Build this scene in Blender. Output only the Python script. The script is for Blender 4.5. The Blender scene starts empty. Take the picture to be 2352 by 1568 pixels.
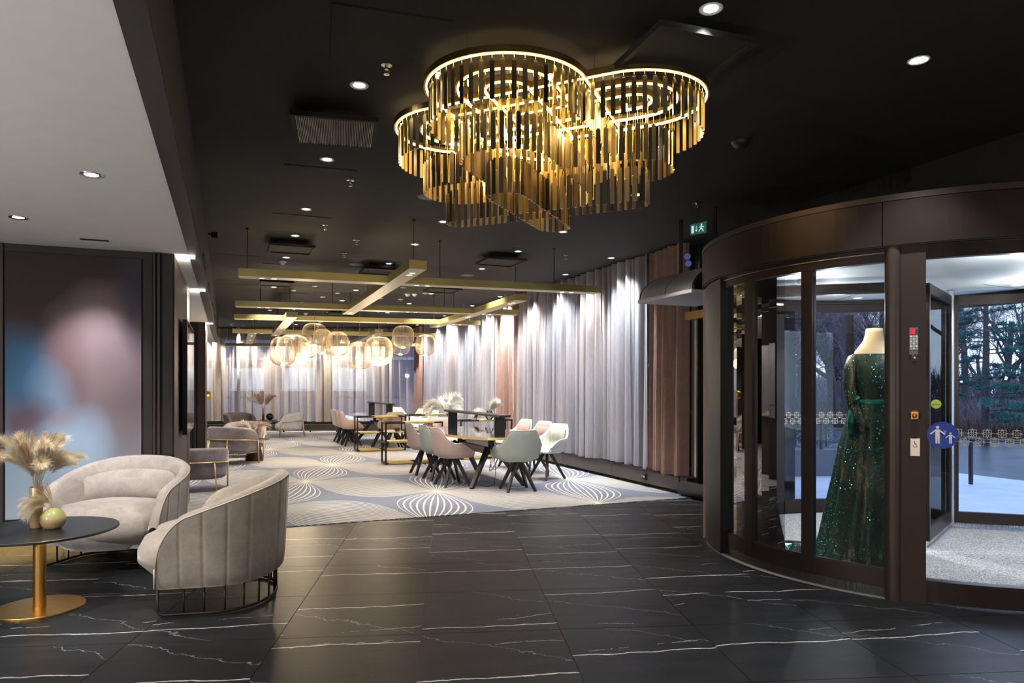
import bpy, math, random
from mathutils import Vector, Matrix
random.seed(7)
S = bpy.context.scene
COL = S.collection
PI = math.pi

# ------------------------------------------------------------------ camera, sky, exposure
CAMH, FPX, CX, HY = 1.4, 1600.0, 1176.0, 889.0
cam_d = bpy.data.cameras.new('camera'); cam = bpy.data.objects.new('camera', cam_d); COL.objects.link(cam)
cam.location = (0, 0, CAMH); cam.rotation_euler = (PI / 2, 0, 0)
cam_d.sensor_width = 36.0; cam_d.lens = 36.0 * FPX / 2352.0
cam_d.shift_x = 0.0; cam_d.shift_y = (HY - 784.0) / 2352.0
cam_d.clip_start = 0.05; cam_d.clip_end = 400
S.camera = cam
S.view_settings.view_transform = 'Standard'; S.view_settings.look = 'None'
S.view_settings.gamma = 1.0; S.view_settings.use_curve_mapping = False
S.view_settings.exposure = 1.3
S.cycles.max_bounces = 6; S.cycles.diffuse_bounces = 3; S.cycles.glossy_bounces = 3
S.cycles.transmission_bounces = 4; S.cycles.transparent_max_bounces = 24
S.cycles.sample_clamp_indirect = 3.0; S.cycles.sample_clamp_direct = 0.0
S.cycles.caustics_reflective = False; S.cycles.caustics_refractive = False
w = bpy.data.worlds.new('dusk_sky'); S.world = w; w.use_nodes = True
nt = w.node_tree; bg = nt.nodes['Background']
tc = nt.nodes.new('ShaderNodeTexCoord'); sp = nt.nodes.new('ShaderNodeSeparateXYZ'); rp = nt.nodes.new('ShaderNodeValToRGB')
nt.links.new(tc.outputs['Generated'], sp.inputs[0]); nt.links.new(sp.outputs['Z'], rp.inputs[0])
rp.color_ramp.elements[0].position = 0.0; rp.color_ramp.elements[0].color = (.50, .62, .86, 1)
rp.color_ramp.elements[1].position = .7; rp.color_ramp.elements[1].color = (.26, .38, .68, 1)
nt.links.new(rp.outputs[0], bg.inputs['Color']); bg.inputs['Strength'].default_value = 1.6

# ------------------------------------------------------------------ coordinates: camera at the origin looks along +Y; the building is turned 22 degrees
CA, SA = .9261, .3774
RB = math.atan2(SA, CA)
def W(p, q, z=0.0):                      # building coordinates (p across, q deep) -> world
    return Vector((p * CA - q * SA, p * SA + q * CA, z))
def FP(x, y, h=0.0):                     # a photograph pixel known to lie at height h -> world
    Z = (h - CAMH) * FPX / (HY - y)
    return Vector(((x - CX) / FPX * Z, Z, h))
def FD(x, Z, h):                         # a pixel column at depth Z
    return Vector(((x - CX) / FPX * Z, Z, h))

# ------------------------------------------------------------------ object helpers
def tag(o, label=None, cat=None, group=None, kind=None):
    if label: o['label'] = label
    if cat: o['category'] = cat
    if group: o['group'] = group
    if kind: o['kind'] = kind
    return o
def empty(name, loc, rz, label=None, cat=None, group=None, kind=None):
    o = bpy.data.objects.new(name, None); COL.objects.link(o)
    o.location = loc; o.rotation_euler = (0, 0, rz); o.empty_display_size = .1
    return tag(o, label, cat, group, kind)
def link(name, me, parent=None, loc=None, rot=None):
    o = bpy.data.objects.new(name, me); COL.objects.link(o)
    if parent: o.parent = parent
    if loc is not None: o.location = loc
    if rot is not None: o.rotation_euler = rot
    return o
def copy_tree(o, parent=None):
    c = o.copy(); COL.objects.link(c); c.parent = parent
    for ch in o.children: copy_tree(ch, c)
    return c

class MB:
    def __init__(s): s.v = []; s.f = []
    def add(s, vs, fs):
        n = len(s.v); s.v += [tuple(v) for v in vs]; s.f += [tuple(i + n for i in f) for f in fs]; return s
    def box(s, c, d, rz=0.0, M=None):
        x, y, z = d[0] / 2, d[1] / 2, d[2] / 2
        vs = [Vector((a * x, b * y, e * z)) for e in (-1, 1) for a, b in ((-1, -1), (1, -1), (1, 1), (-1, 1))]
        R = Matrix.Rotation(rz, 3, 'Z') if M is None else M
        vs = [R @ v + Vector(c) for v in vs]
        return s.add(vs, [(3, 2, 1, 0), (4, 5, 6, 7), (0, 1, 5, 4), (1, 2, 6, 5), (2, 3, 7, 6), (3, 0, 4, 7)])
    def span(s, a, b):
        return s.box([(a[i] + b[i]) / 2 for i in range(3)], [abs(a[i] - b[i]) for i in range(3)])
    def tube(s, pts, r, n=6, cap=True, closed=False):
        pts = [Vector(p) for p in pts]; m = len(pts)
        rr = r if isinstance(r, (list, tuple)) else [r] * m
        base = len(s.v); prev = None
        for i, p in enumerate(pts):
            a = pts[(i - 1) % m] if (closed or i > 0) else p
            b = pts[(i + 1) % m] if (closed or i < m - 1) else p
            t = (b - a)
            t = t.normalized() if t.length > 1e-9 else Vector((0, 0, 1))
            if prev is None:
                u = Vector((0, 0, 1)) if abs(t.z) < .9 else Vector((1, 0, 0))
            else: u = prev
            u = (u - t * u.dot(t))
            u = u.normalized() if u.length > 1e-6 else t.orthogonal().normalized()
            prev = u; v = t.cross(u)
            for k in range(n):
                an = 2 * PI * k / n + PI / n
                s.v.append(tuple(p + (u * math.cos(an) + v * math.sin(an)) * rr[i]))
        for i in range(m if closed else m - 1):
            j = (i + 1) % m
            for k in range(n):
                l = (k + 1) % n
                s.f.append((base + i * n + k, base + i * n + l, base + j * n + l, base + j * n + k))
        if cap and not closed:
            s.f.append(tuple(base + k for k in reversed(range(n))))
            s.f.append(tuple(base + (m - 1) * n + k for k in range(n)))
        return s
    def lathe(s, prof, c=(0, 0, 0), n=32, a0=0, a1=2 * PI, full=True):
        m = len(prof); base = len(s.v); N = n if full else n + 1
        for k in range(N):
            a = a0 + (a1 - a0) * k / n
            for r, z in prof: s.v.append((c[0] + r * math.cos(a), c[1] + r * math.sin(a), c[2] + z))
        for k in range(n):
            l = (k + 1) % N
            for i in range(m - 1):
                s.f.append((base + k * m + i, base + l * m + i, base + l * m + i + 1, base + k * m + i + 1))
        return s
    def prism(s, poly, z0, z1):
        n = len(poly)
        vs = [(p[0], p[1], z0) for p in poly] + [(p[0], p[1], z1) for p in poly]
        return s.add(vs, [tuple(reversed(range(n))), tuple(range(n, 2 * n))] + [(i, (i + 1) % n, n + (i + 1) % n, n + i) for i in range(n)])
    def grid(s, rows, closed_u=False):
        m = len(rows[0]); base = len(s.v)
        for r in rows: s.v += [tuple(v) for v in r]
        for i in range(len(rows) - 1):
            for k in range(m if closed_u else m - 1):
                l = (k + 1) % m
                s.f.append((base + i * m + k, base + i * m + l, base + (i + 1) * m + l, base + (i + 1) * m + k))
        return s
    def mesh(s, name, mat=None, smooth=False, bevel=0):
        me = bpy.data.meshes.new(name); me.from_pydata(s.v, [], s.f)
        if mat: me.materials.append(mat)
        if smooth: me.polygons.foreach_set('use_smooth', [True] * len(me.polygons))
        me.update(); return me
    def obj(s, name, mat=None, parent=None, smooth=False, bevel=0, **kw):
        o = link(name, s.mesh(name, mat, smooth), parent)
        if smooth == 'auto':
            pass
        if bevel:
            b = o.modifiers.new('bevel', 'BEVEL'); b.width = bevel; b.segments = 2; b.limit_method = 'ANGLE'
        return tag(o, **kw) if kw else o

# ------------------------------------------------------------------ materials
class NT:
    def __init__(s, name):
        s.m = bpy.data.materials.new(name); s.m.use_nodes = True; s.t = s.m.node_tree
        s.b = s.t.nodes['Principled BSDF']; s.out = s.t.nodes['Material Output']
    def n(s, kind, **kw):
        x = s.t.nodes.new('ShaderNode' + kind)
        for k, v in kw.items(): setattr(x, k, v)
        return x
    def l(s, a, b): s.t.links.new(a, b)
    def set(s, sock, v):
        if hasattr(v, 'links'): s.l(v, sock)
        else: sock.default_value = v
    def math(s, op, a, b=0.0, c=0.0):
        x = s.n('Math', operation=op); s.set(x.inputs[0], a); s.set(x.inputs[1], b); s.set(x.inputs[2], c); return x.outputs[0]
    def coord(s, out='Object'): return s.n('TexCoord').outputs[out]
    def noise(s, vec, scale, detail=3, rough=.5, dist=0.0, dim='3D'):
        x = s.n('TexNoise'); x.noise_dimensions = dim
        if vec is not None: s.l(vec, x.inputs['Vector'])
        x.inputs['Scale'].default_value = scale; x.inputs['Detail'].default_value = detail
        x.inputs['Roughness'].default_value = rough; x.inputs['Distortion'].default_value = dist
        return x.outputs['Fac']
    def mapping(s, vec, scale=(1, 1, 1), loc=(0, 0, 0), rot=(0, 0, 0)):
        x = s.n('Mapping'); s.l(vec, x.inputs[0]); x.inputs['Scale'].default_value = scale
        s.set(x.inputs['Location'], loc); x.inputs['Rotation'].default_value = rot; return x.outputs[0]
    def ramp(s, fac, stops, interp='LINEAR'):
        x = s.n('ValToRGB'); s.l(fac, x.inputs[0]); e = x.color_ramp.elements; x.color_ramp.interpolation = interp
        while len(e) < len(stops): e.new(.5)
        for i, (p, c) in enumerate(stops): e[i].position = p; e[i].color = (c[0], c[1], c[2], 1)
        return x.outputs[0]
    def mix(s, f, a, b):
        x = s.n('Mix', data_type='RGBA'); s.set(x.inputs[0], f)
        s.set(x.inputs[6], a if hasattr(a, 'links') else (*a, 1)); s.set(x.inputs[7], b if hasattr(b, 'links') else (*b, 1)); return x.outputs[2]
    def bump(s, h, strength=.3, dist=.01):
        x = s.n('Bump'); s.l(h, x.inputs['Height']); x.inputs['Strength'].default_value = strength; x.inputs['Distance'].default_value = dist
        s.l(x.outputs[0], s.b.inputs['Normal'])
    def P(s, col=None, rough=None, metal=None, **kw):
        if col is not None: s.set(s.b.inputs['Base Color'], col if hasattr(col, 'links') else (*col, 1))
        if rough is not None: s.set(s.b.inputs['Roughness'], rough)
        if metal is not None: s.set(s.b.inputs['Metallic'], metal)
        for k, v in kw.items(): s.set(s.b.inputs[k.replace('_', ' ')], v)
        return s
def simple(name, col, rough=.5, metal=0.0, nscale=0, amt=.15, bump=0, bscale=200, **kw):
    t = NT(name); c = col
    if nscale:
        f = t.noise(t.coord(), nscale, 4, .6)
        c = t.ramp(f, [(.3, [v * (1 - amt) for v in col]), (.7, [min(1, v * (1 + amt)) for v in col])])
    t.P(c, rough, metal, **kw)
    if bump: t.bump(t.noise(t.coord(), bscale, 2), bump, .002)
    return t.m
def emit(name, col, s):
    t = NT(name); t.P((0, 0, 0), .5); t.b.inputs['Emission Color'].default_value = (*col, 1); t.b.inputs['Emission Strength'].default_value = s
    return t.m
def glass(name, tint=(1, 1, 1), refl=.9, rough=0.0):
    t = NT(name); t.t.nodes.remove(t.b)
    tr = t.n('BsdfTransparent'); tr.inputs[0].default_value = (*tint, 1)
    gl = t.n('BsdfGlossy'); gl.inputs['Color'].default_value = (refl, refl, refl, 1); gl.inputs['Roughness'].default_value = rough
    fr = t.n('Fresnel'); fr.inputs[0].default_value = 1.5
    mx = t.n('MixShader'); t.l(fr.outputs[0], mx.inputs[0]); t.l(tr.outputs[0], mx.inputs[1]); t.l(gl.outputs[0], mx.inputs[2])
    t.l(mx.outputs[0], t.out.inputs[0]); return t.m

M = {}
M['black_ceiling'] = simple('black_ceiling', (.0115, .011, .0115), .85, nscale=3, amt=.2)
M['white_ceiling'] = simple('white_ceiling', (.84, .83, .81), .9, nscale=8, amt=.02)
M['dark_panel'] = simple('dark_panel', (.019, .0155, .0155), .68, nscale=6, amt=.12)
M['brown_panel'] = simple('brown_panel', (.026, .0125, .011), .55, nscale=6, amt=.15)
M['bronze'] = simple('bronze', (.038, .026, .022), .38, .6, nscale=5, amt=.12)
M['bronze_light'] = simple('bronze_light', (.070, .050, .042), .42, .6, nscale=5, amt=.1)
M['black_metal'] = simple('black_metal', (.022, .018, .017), .4, .2)
M['black_satin'] = simple('black_satin', (.02, .02, .021), .45)
M['chrome'] = simple('chrome', (.75, .72, .68), .22, 1.0)
M['brass'] = simple('brass', (.86, .60, .24), .28, 1.0, nscale=20, amt=.08)
M['brass_bright'] = simple('brass_bright', (.98, .72, .25), .16, 1.0)
M['brass_beam'] = simple('brass_beam', (.52, .44, .17), .38, .5, nscale=4, amt=.07)
M['beam_under'] = simple('beam_under', (.86, .76, .56), .5, .1)
M['gold_matte'] = simple('gold_matte', (.78, .46, .12), .36, 1.0, nscale=40, amt=.05)
M['grille'] = simple('grille', (.010, .010, .010), .85)
M['white_plastic'] = simple('white_plastic', (.8, .8, .78), .4)
M['glass'] = glass('window_glass', (.985, .99, .99))
M['drum_glass'] = glass('drum_glass', (.985, .995, .99), .38)
M['lens'] = emit('lamp_lens', (1, .97, .92), 6)
M['warm_lens'] = emit('warm_lens', (1, .66, .34), 7)
M['spot_lens'] = emit('star_lens', (.95, .97, 1), 40)
M['led'] = emit('led_strip', (1, .70, .22), 3.2)
M['led_white'] = emit('led_white', (1, .93, .80), 3)

def velvet(name, col, dark=.72, sheen=.6, rough=.75):
    t = NT(name); co = t.coord()
    a = t.noise(co, 7, 5, .65, .6); b = t.noise(co, 60, 3, .6)
    f = t.math('ADD', t.math('MULTIPLY', a, .75), t.math('MULTIPLY', b, .25))
    c = t.ramp(f, [(.34, [v * dark for v in col]), (.66, [min(1, v * 1.12) for v in col])])
    t.P(c, rough); t.b.inputs['Sheen Weight'].default_value = sheen; t.b.inputs['Sheen Roughness'].default_value = .4
    t.bump(t.noise(co, 350, 2), .15, .001)
    return t.m
M['velvet_light'] = velvet('velvet_light', (.47, .42, .395))
M['velvet_taupe'] = velvet('velvet_taupe', (.36, .31, .26))
M['velvet_grey'] = velvet('velvet_grey', (.27, .23, .24), .6)
M['velvet_pale'] = velvet('velvet_pale', (.64, .63, .64), .85)
M['piping'] = simple('piping', (.50, .45, .40), .7)
for k, c in (('shell_pink', (.56, .42, .38)), ('shell_green', (.42, .46, .42)), ('shell_blush', (.66, .50, .47)), ('shell_white', (.66, .67, .62)), ('shell_cream', (.60, .52, .43))):
    M[k] = simple(k, c, .62, nscale=9, amt=.05, bump=.1)
# ------------------------------------------------------------------ floor, carpet and mural materials
def tile_material():
    t = NT('black_marble_tile'); co = t.coord(); rnd = t.n('ObjectInfo').outputs['Random']
    off = t.n('CombineXYZ'); t.l(t.math('MULTIPLY', rnd, 37.0), off.inputs[0]); t.l(t.math('MULTIPLY', rnd, 91.0), off.inputs[1])
    v = t.n('VectorMath', operation='ADD'); t.l(co, v.inputs[0]); t.l(off.outputs[0], v.inputs[1]); v = v.outputs[0]
    s = t.n('SeparateXYZ'); t.l(co, s.inputs[0]); x, y = s.outputs[0], s.outputs[1]
    n1 = t.noise(v, 1.3, 6, .62); n2 = t.noise(v, 2.1, 5, .7); n3 = t.noise(v, 24, 3, .7)
    base = t.ramp(t.noise(t.mapping(v, (1, 5, 1)), 2.2, 6, .7), [(.3, (.0085, .0088, .011)), (.72, (.024, .026, .031))])
    def vein(r_a, r_b, noi, amp, wid, slope=0.0):
        o = t.math('SUBTRACT', t.math('FRACT', t.math('MULTIPLY', rnd, r_a)), .5)
        o = t.math('MULTIPLY', o, r_b)
        d = t.math('ADD', y, t.math('MULTIPLY', t.math('SUBTRACT', noi, .5), amp))
        d = t.math('ADD', d, t.math('MULTIPLY', x, slope))
        d = t.math('ABSOLUTE', t.math('SUBTRACT', d, o))
        return t.math('SUBTRACT', 1.0, t.math('MINIMUM', t.math('DIVIDE', d, wid), 1.0))
    g1 = vein(13.7, .62, n1, .16, .0075, -.05)
    g2 = t.math('MULTIPLY', vein(5.3, .9, n2, .35, .0045, .5), .35)
    g3 = t.math('MULTIPLY', vein(29.1, .8, n1, .3, .005, -.12), t.math('MULTIPLY', t.math('GREATER_THAN', n2, .52), .6))
    fl = t.math('MULTIPLY', t.math('GREATER_THAN', n3, .70), .12)
    g1 = t.math('MULTIPLY', g1, t.math('MINIMUM', t.math('MULTIPLY', t.math('SUBTRACT', t.noise(v, 3.1, 2), .30), 9.0), 1.0))
    f = t.math('MAXIMUM', t.math('MAXIMUM', g1, g2), t.math('MAXIMUM', g3, fl))
    f = t.math('MINIMUM', t.math('MAXIMUM', f, 0.0), 1.0)
    c = t.mix(f, base, (.80, .79, .76))
    t.P(c, .40); t.b.inputs['Specular IOR Level'].default_value = .26
    t.bump(t.noise(v, 9, 4), .03, .01)
    return t.m
M['edge_pale'] = simple('edge_pale', (.36, .27, .22), .5, .2); M['end_black'] = simple('end_black', (.007, .007, .008), .5); M['brown_post'] = simple('brown_post', (.034, .019, .014), .5, .4)
M['tile'] = tile_material()
M['grout'] = simple('grout', (.16, .15, .14), .8)

def carpet_material():
    t = NT('patterned_carpet'); co = t.coord()
    s = t.n('SeparateXYZ'); t.l(co, s.inputs[0]); X, Y = s.outputs[0], s.outputs[1]
    # lattice of pinch points in world metres: origin plus two steps
    o = W(2.59, 9.02); e1 = W(.67, 2.1); e2 = W(1.53, -1.65)
    det = e1.x * e2.y - e1.y * e2.x
    dx = t.math('SUBTRACT', X, o.x); dy = t.math('SUBTRACT', Y, o.y)
    a = t.math('DIVIDE', t.math('SUBTRACT', t.math('MULTIPLY', dx, e2.y), t.math('MULTIPLY', dy, e2.x)), det)
    b = t.math('DIVIDE', t.math('SUBTRACT', t.math('MULTIPLY', dy, e1.x), t.math('MULTIPLY', dx, e1.y)), det)
    def wrap(q): return t.math('SUBTRACT', q, t.math('ROUND', q))
    wa, wb = wrap(a), wrap(b)
    sa = t.math('ABSOLUTE', t.math('SINE', t.math('MULTIPLY', a, PI)))
    sb = t.math('ABSOLUTE', t.math('SINE', t.math('MULTIPLY', b, PI)))
    sa = t.math('MAXIMUM', sa, .004); sb = t.math('MAXIMUM', sb, .004)
    # spindles running along e1 : level sets of wb / |sin(pi a)|
    u = t.math('DIVIDE', wb, sa); ua = t.math('ABSOLUTE', u)
    def lines(val, sp, width, soft):
        fr = t.math('ABSOLUTE', wrap(t.math('DIVIDE', val, sp)))
        return t.math('MINIMUM', t.math('MAXIMUM', t.math('DIVIDE', t.math('SUBTRACT', width, fr), soft), 0.0), 1.0)
    wid_s = t.math('MINIMUM', t.math('ADD', .12, t.math('DIVIDE', .035, sa)), .55)
    sp = t.math('MULTIPLY', lines(t.math('ADD', u, .021), .042, wid_s, .08), t.math('LESS_THAN', ua, .232))
    in_s = t.math('LESS_THAN', ua, .30)
    # fine lines running from point to point along e2
    v = t.math('DIVIDE', wa, sb); va = t.math('ABSOLUTE', v)
    wid_f = t.math('MINIMUM', t.math('ADD', .20, t.math('DIVIDE', .03, sb)), .6)
    fl = t.math('MULTIPLY', lines(v, .040, wid_f, .12), t.math('MULTIPLY', t.math('LESS_THAN', va, .43), t.math('SUBTRACT', 1.0, in_s)))
    beige_fac = t.math('MULTIPLY', t.math('SUBTRACT', 1.0, in_s), t.math('MAXIMUM', t.math('SUBTRACT', 1.0, t.math('DIVIDE', va, .30)), 0.0))  # the carpet's own beige, fading out from the lines between pinch points
    fuzz = t.noise(t.mapping(co, (6, 60, 1)), 2.0, 4, .7)
    base = t.ramp(fuzz, [(.3, (.095, .11, .165)), (.7, (.16, .175, .24))])
    beige = t.ramp(fuzz, [(.3, (.20, .185, .18)), (.7, (.34, .30, .26))])
    c = t.mix(t.math('MULTIPLY', beige_fac, .5), base, beige)
    c = t.mix(t.math('MAXIMUM', sp, t.math('MULTIPLY', fl, .68)), c, (.76, .70, .56))
    t.P(c, .95); t.b.inputs['Sheen Weight'].default_value = .2
    t.bump(t.noise(co, 260, 2), .3, .003)
    return t.m
M['carpet'] = carpet_material()

def mat_material():
    t = NT('entrance_mat'); co = t.coord()
    n = t.noise(co, 90, 3, .8); s = t.n('SeparateXYZ'); t.l(co, s.inputs[0])
    rib = t.math('SINE', t.math('MULTIPLY', s.outputs[1], 330.0))
    f = t.math('ADD', n, t.math('MULTIPLY', rib, .07))
    t.P(t.ramp(f, [(.38, (.10, .10, .105)), (.5, (.30, .295, .29)), (.64, (.62, .61, .60))]), .95)
    t.bump(f, .6, .006)
    return t.m
M['mat'] = mat_material()

def sheer(name, col, transp):
    t = NT(name); t.t.nodes.remove(t.b); co = t.coord()
    n = t.noise(t.mapping(co, (40, 40, 3)), 3, 4, .6)
    c = t.ramp(n, [(.3, [v * .85 for v in col]), (.7, [min(1, v * 1.1) for v in col])])
    d = t.n('BsdfDiffuse'); t.l(c, d.inputs[0]); tl = t.n('BsdfTranslucent'); t.l(c, tl.inputs[0]); tr = t.n('BsdfTransparent')
    m1 = t.n('MixShader'); m1.inputs[0].default_value = .45; t.l(d.outputs[0], m1.inputs[1]); t.l(tl.outputs[0], m1.inputs[2])
    lw = t.n('LayerWeight'); lw.inputs[0].default_value = .35
    f = t.math('MULTIPLY', t.math('SUBTRACT', 1.0, lw.outputs['Facing']), transp * 1.25)
    m2 = t.n('MixShader'); t.l(f, m2.inputs[0]); t.l(m1.outputs[0], m2.inputs[1]); t.l(tr.outputs[0], m2.inputs[2])
    t.l(m2.outputs[0], t.out.inputs[0]); return t.m
M['sheer'] = sheer('sheer_curtain', (.68, .63, .64), .50)
M['sheer_end'] = sheer('end_wall_sheer', (.76, .68, .60), .30)
M['drape'] = velvet('brown_drape', (.30, .18, .145), .8, .3)

def mural_material():
    # a soft out-of-focus abstract: dark brown above, blue lower left, mauve and white cloud in the middle
    t = NT('abstract_mural'); co = t.coord(); s = t.n('SeparateXYZ'); t.l(co, s.inputs[0])
    warp = t.noise(co, 1.1, 3, .5)
    x = t.math('ADD', s.outputs[0], t.math('MULTIPLY', t.math('SUBTRACT', warp, .5), .35))
    z = t.math('ADD', s.outputs[2], t.math('MULTIPLY', t.math('SUBTRACT', t.noise(co, 1.7, 4, .5), .5), .3))
    def blob(cx, cz, rx, rz, edge=1.0):
        a = t.math('DIVIDE', t.math('SUBTRACT', x, cx), rx); b = t.math('DIVIDE', t.math('SUBTRACT', z, cz), rz)
        d = t.math('SQRT', t.math('ADD', t.math('MULTIPLY', a, a), t.math('MULTIPLY', b, b)))
        return t.math('MINIMUM', t.math('MAXIMUM', t.math('MULTIPLY', t.math('SUBTRACT', 1.0, d), edge), 0.0), 1.0)
    c = t.ramp(t.math('DIVIDE', z, 2.6), [(0.0, (.34, .42, .50)), (.30, (.24, .33, .44)), (.52, (.14, .16, .24)), (.68, (.060, .034, .036)), (.8, (.028, .018, .020)), (1.0, (.024, .016, .019))])
    c = t.mix(blob(.20, 1.60, .52, .75, 1.5), c, (.30, .215, .235))
    c = t.mix(t.math('MULTIPLY', blob(.45, 1.20, .40, .95, 1.3), .9), c, (.20, .155, .175))
    c = t.mix(t.math('MULTIPLY', blob(-.40, 1.50, .30, .48, 1.5), .95), c, (.045, .14, .26))
    c = t.mix(t.math('MULTIPLY', blob(-.08, 1.50, .20, .55, 1.3), .7), c, (.21, .13, .14))
    c = t.mix(t.math('MULTIPLY', blob(-.20, 1.30, .20, .34, 1.3), .7), c, (.24, .36, .52))
    c = t.mix(t.math('MULTIPLY', blob(-.38, 1.12, .24, .26, 1.4), .85), c, (.10, .055, .075))
    c = t.mix(t.math('MULTIPLY', blob(-.13, 1.10, .12, .10, 1.4), .6), c, (.32, .15, .13))
    c = t.mix(t.math('MULTIPLY', blob(.02, .90, .34, .38, 1.3), .85), c, (.36, .50, .68))
    c = t.mix(t.math('MULTIPLY', blob(.46, 2.15, .20, .50, 1.3), .8), c, (.030, .032, .055))
    t.P(c, .8); t.bump(t.noise(t.mapping(co, (1, 1, 3)), 160, 2), .25, .002)
    return t.m
M['mural'] = mural_material()

# ------------------------------------------------------------------ the shell of the building
CEIL, SOFF, PW = 3.30, 2.60, 5.50        # dark ceiling, white ceiling, window line (p)
def slab(name, p0, p1, q0, q1, z0, z1, mat, parent=None, kind='structure', **kw):
    b = MB(); b.prism([W(p0, q0), W(p1, q0), W(p1, q1), W(p0, q1)], z0, z1)
    return tag(b.obj(name, mat, parent), kind=kind, **kw)
floor = slab('floor', -8, 5.95, -3, 28, -.12, -.006, M['grout'])
# tiles, 0.8 m, laid 5 degrees off the view axis
TA = math.atan2(.0915, .9958)
tb = MB(); h = .3955
tb.prism([(-h, -h), (h, -h), (h, h), (-h, h)], -.012, 0)
tile_me = tb.mesh('tile', M['tile'])
tb2 = MB()
for i in range(-8, 8):
    for j in range(-5, 9):
        c = -.15 + .795 * (i + .5); e = 3.985 + .795 * (j + .5)
        px = c * .9958 - e * .0915; py = c * .0915 + e * .9958
        pp = px * CA + py * SA; qq = -px * SA + py * CA
        if qq > 7.9 or pp > 5.9 or py > 9.9: continue
        if py < 1.2 or pp < -5.5:
            continue
        o = link('tile', tile_me, floor, (px, py, 0), (0, 0, TA))
# carpet, its edge runs along the building
b = MB(); b.prism([W(-8, 7.3), W(5.74, 7.3), W(5.74, 28), W(-8, 28)], -.004, .008)
b.obj('floor_carpet', M['carpet'], kind='structure', label='blue-grey fitted carpet with cream spindle line pattern', cat='carpet')
slab('ceiling', -.25, 6.2, -3, 28, CEIL, CEIL + .1, M['black_ceiling'])
cw = slab('ceiling_soffit', -8, -.25, -3, 20.2, SOFF, SOFF + .1, M['white_ceiling'])
slab('fascia', -.31, -.25, -3, 20.2, SOFF, CEIL, M['dark_panel'], cw)
slab('edge_strip', -.33, -.235, -3, 20.2, SOFF - .006, SOFF, M['black_metal'], cw)
slab('end_face', -8, -.31, 20.14, 20.2, SOFF + .1, CEIL, M['white_ceiling'], cw)
slab('ceiling_far', -8, -.25, 20.2, 28, CEIL, CEIL + .1, M['black_ceiling'])
# slots in the fascia
for q in (8.1, 10.4, 12.7, 14.9, 17.0):
    slab('slot', -.252, -.242, q, q + .9, 2.78, 2.83, M['grille'], cw, kind=None)
slab('wall_back', -8, 6, -3.1, -3, 0, CEIL, M['dark_panel'])
slab('wall_near', PW, PW + .15, -3, 2.40, 0, CEIL, M['brown_panel'])
slab('wall_far_left', -8.1, -8, -3, 28, 0, CEIL, M['dark_panel'])
slab('wall_over_door', PW - .02, PW + .13, 2.40, 6.06, 2.62, CEIL, M['black_ceiling'])
wr = slab('wall_right', PW + .25, PW + .4, 6.05, 7.7, 0, CEIL, M['black_ceiling'])
slab('jamb', PW + .02, PW + .3, 7.30, 7.33, 0, 2.6, M['black_metal'], wr, kind=None)

# ---- left walls: dark panelled blocks standing across the room
def left_wall(name, q0, q1, p1):
    wl = slab(name, -8, p1, q0, q1, 0, SOFF, M['dark_panel'])
    return wl
wl1 = left_wall('wall_left', 6.96, 9.40, -.46)
W1 = slab
# panels and battens on the first block (face looks at the camera)
for p0, p1, d, m in ((-.705, -.625, .008, 'dark_panel'), (-.618, -.598, .035, 'brown_panel'), (-.582, -.562, .045, 'brown_panel'), (-.548, -.462, .014, 'dark_panel'), (-1.95, -1.73, .02, 'brown_panel'), (-2.8, -2.4, .02, 'brown_panel')):
    slab('wall_panel', p0, p1, 6.96 - d, 6.96, .0, SOFF - .002, M[m], wl1, kind=None)
slab('side_panel', -.46, -.448, 6.97, 9.0, 0, SOFF - .002, M['brown_panel'], wl1, kind=None)
for k, q in enumerate((9.02, 9.12, 9.22, 9.32)):
    slab('chrome_strip', -.46, -.440 + .006 * (k % 2), q, q + .05, 0, SOFF - .002, M['chrome'], wl1, kind=None)
slab('baseboard_left', -5, -.75, 6.93, 6.96, 0, .09, M['brass'])
wl2 = left_wall('wall_left_far', 14.1, 15.3, -.40)
for p0, p1, d, m in ((-.52, -.39, .05, 'brown_panel'), (-.60, -.54, .02, 'dark_panel'), (-.9, -.62, .03, 'dark_panel')):
    slab('wall_panel', p0, p1, 14.1 - d, 14.1, 0, SOFF - .002, M[m], wl2, kind=None)
for q in (14.3, 14.7, 15.1):
    slab('chrome_strip', -.40, -.388, q, q + .06, 0, SOFF - .002, M['chrome'], wl2, kind=None)
wl3 = slab('wall_left_end', -3.2, -.62, 19.6, 20.0, 0, SOFF, M['dark_panel'])

# mural on the first wall
mc = W(-1.21, 6.945)
b = MB(); b.span((-.50, -.015, 0.28), (.50, .015, 2.51))
mu = b.obj('wall_mural', M['mural'], label='large blurred abstract mural in brown, blue and mauve on the dark panelled wall', cat='mural')
mu.location = (mc.x, mc.y, 0.02); mu.rotation_euler = (0, 0, RB)

# ---- window walls behind the curtains
def window_wall(name, a, b, n, z0=.30, z1=2.93):
    a, b = Vector(a), Vector(b); d = (b - a); L = d.length; rz = math.atan2(d.y, d.x)
    root = empty(name, a, rz, kind='structure')
    m = MB(); m.span((0, -.05, 0), (L, .10, z0)); m.span((0, -.05, z1), (L, .10, CEIL)); m.obj('sill_wall', M['dark_panel'], root)
    st = L / n
    for i in range(n + 1):
        mm = MB(); wdt = .05 if i % 2 else .16
        mm.span((i * st - wdt, -.04, z0), (i * st + wdt, .06, z1)); mm.obj('mullion', M['black_metal'], root)
    for i in range(n):
        mm = MB(); mm.span((i * st + .05, 0, z0), ((i + 1) * st - .05, .006, z1)); mm.obj('pane', M['glass'], root)
    mm = MB(); mm.span((0, -.03, 1.05), (L, .03, 1.09)); mm.obj('transom', M['black_metal'], root)
    return root
window_wall('window_1', W(PW + .32, 21.6), W(PW + .32, 7.62), 7)
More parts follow.
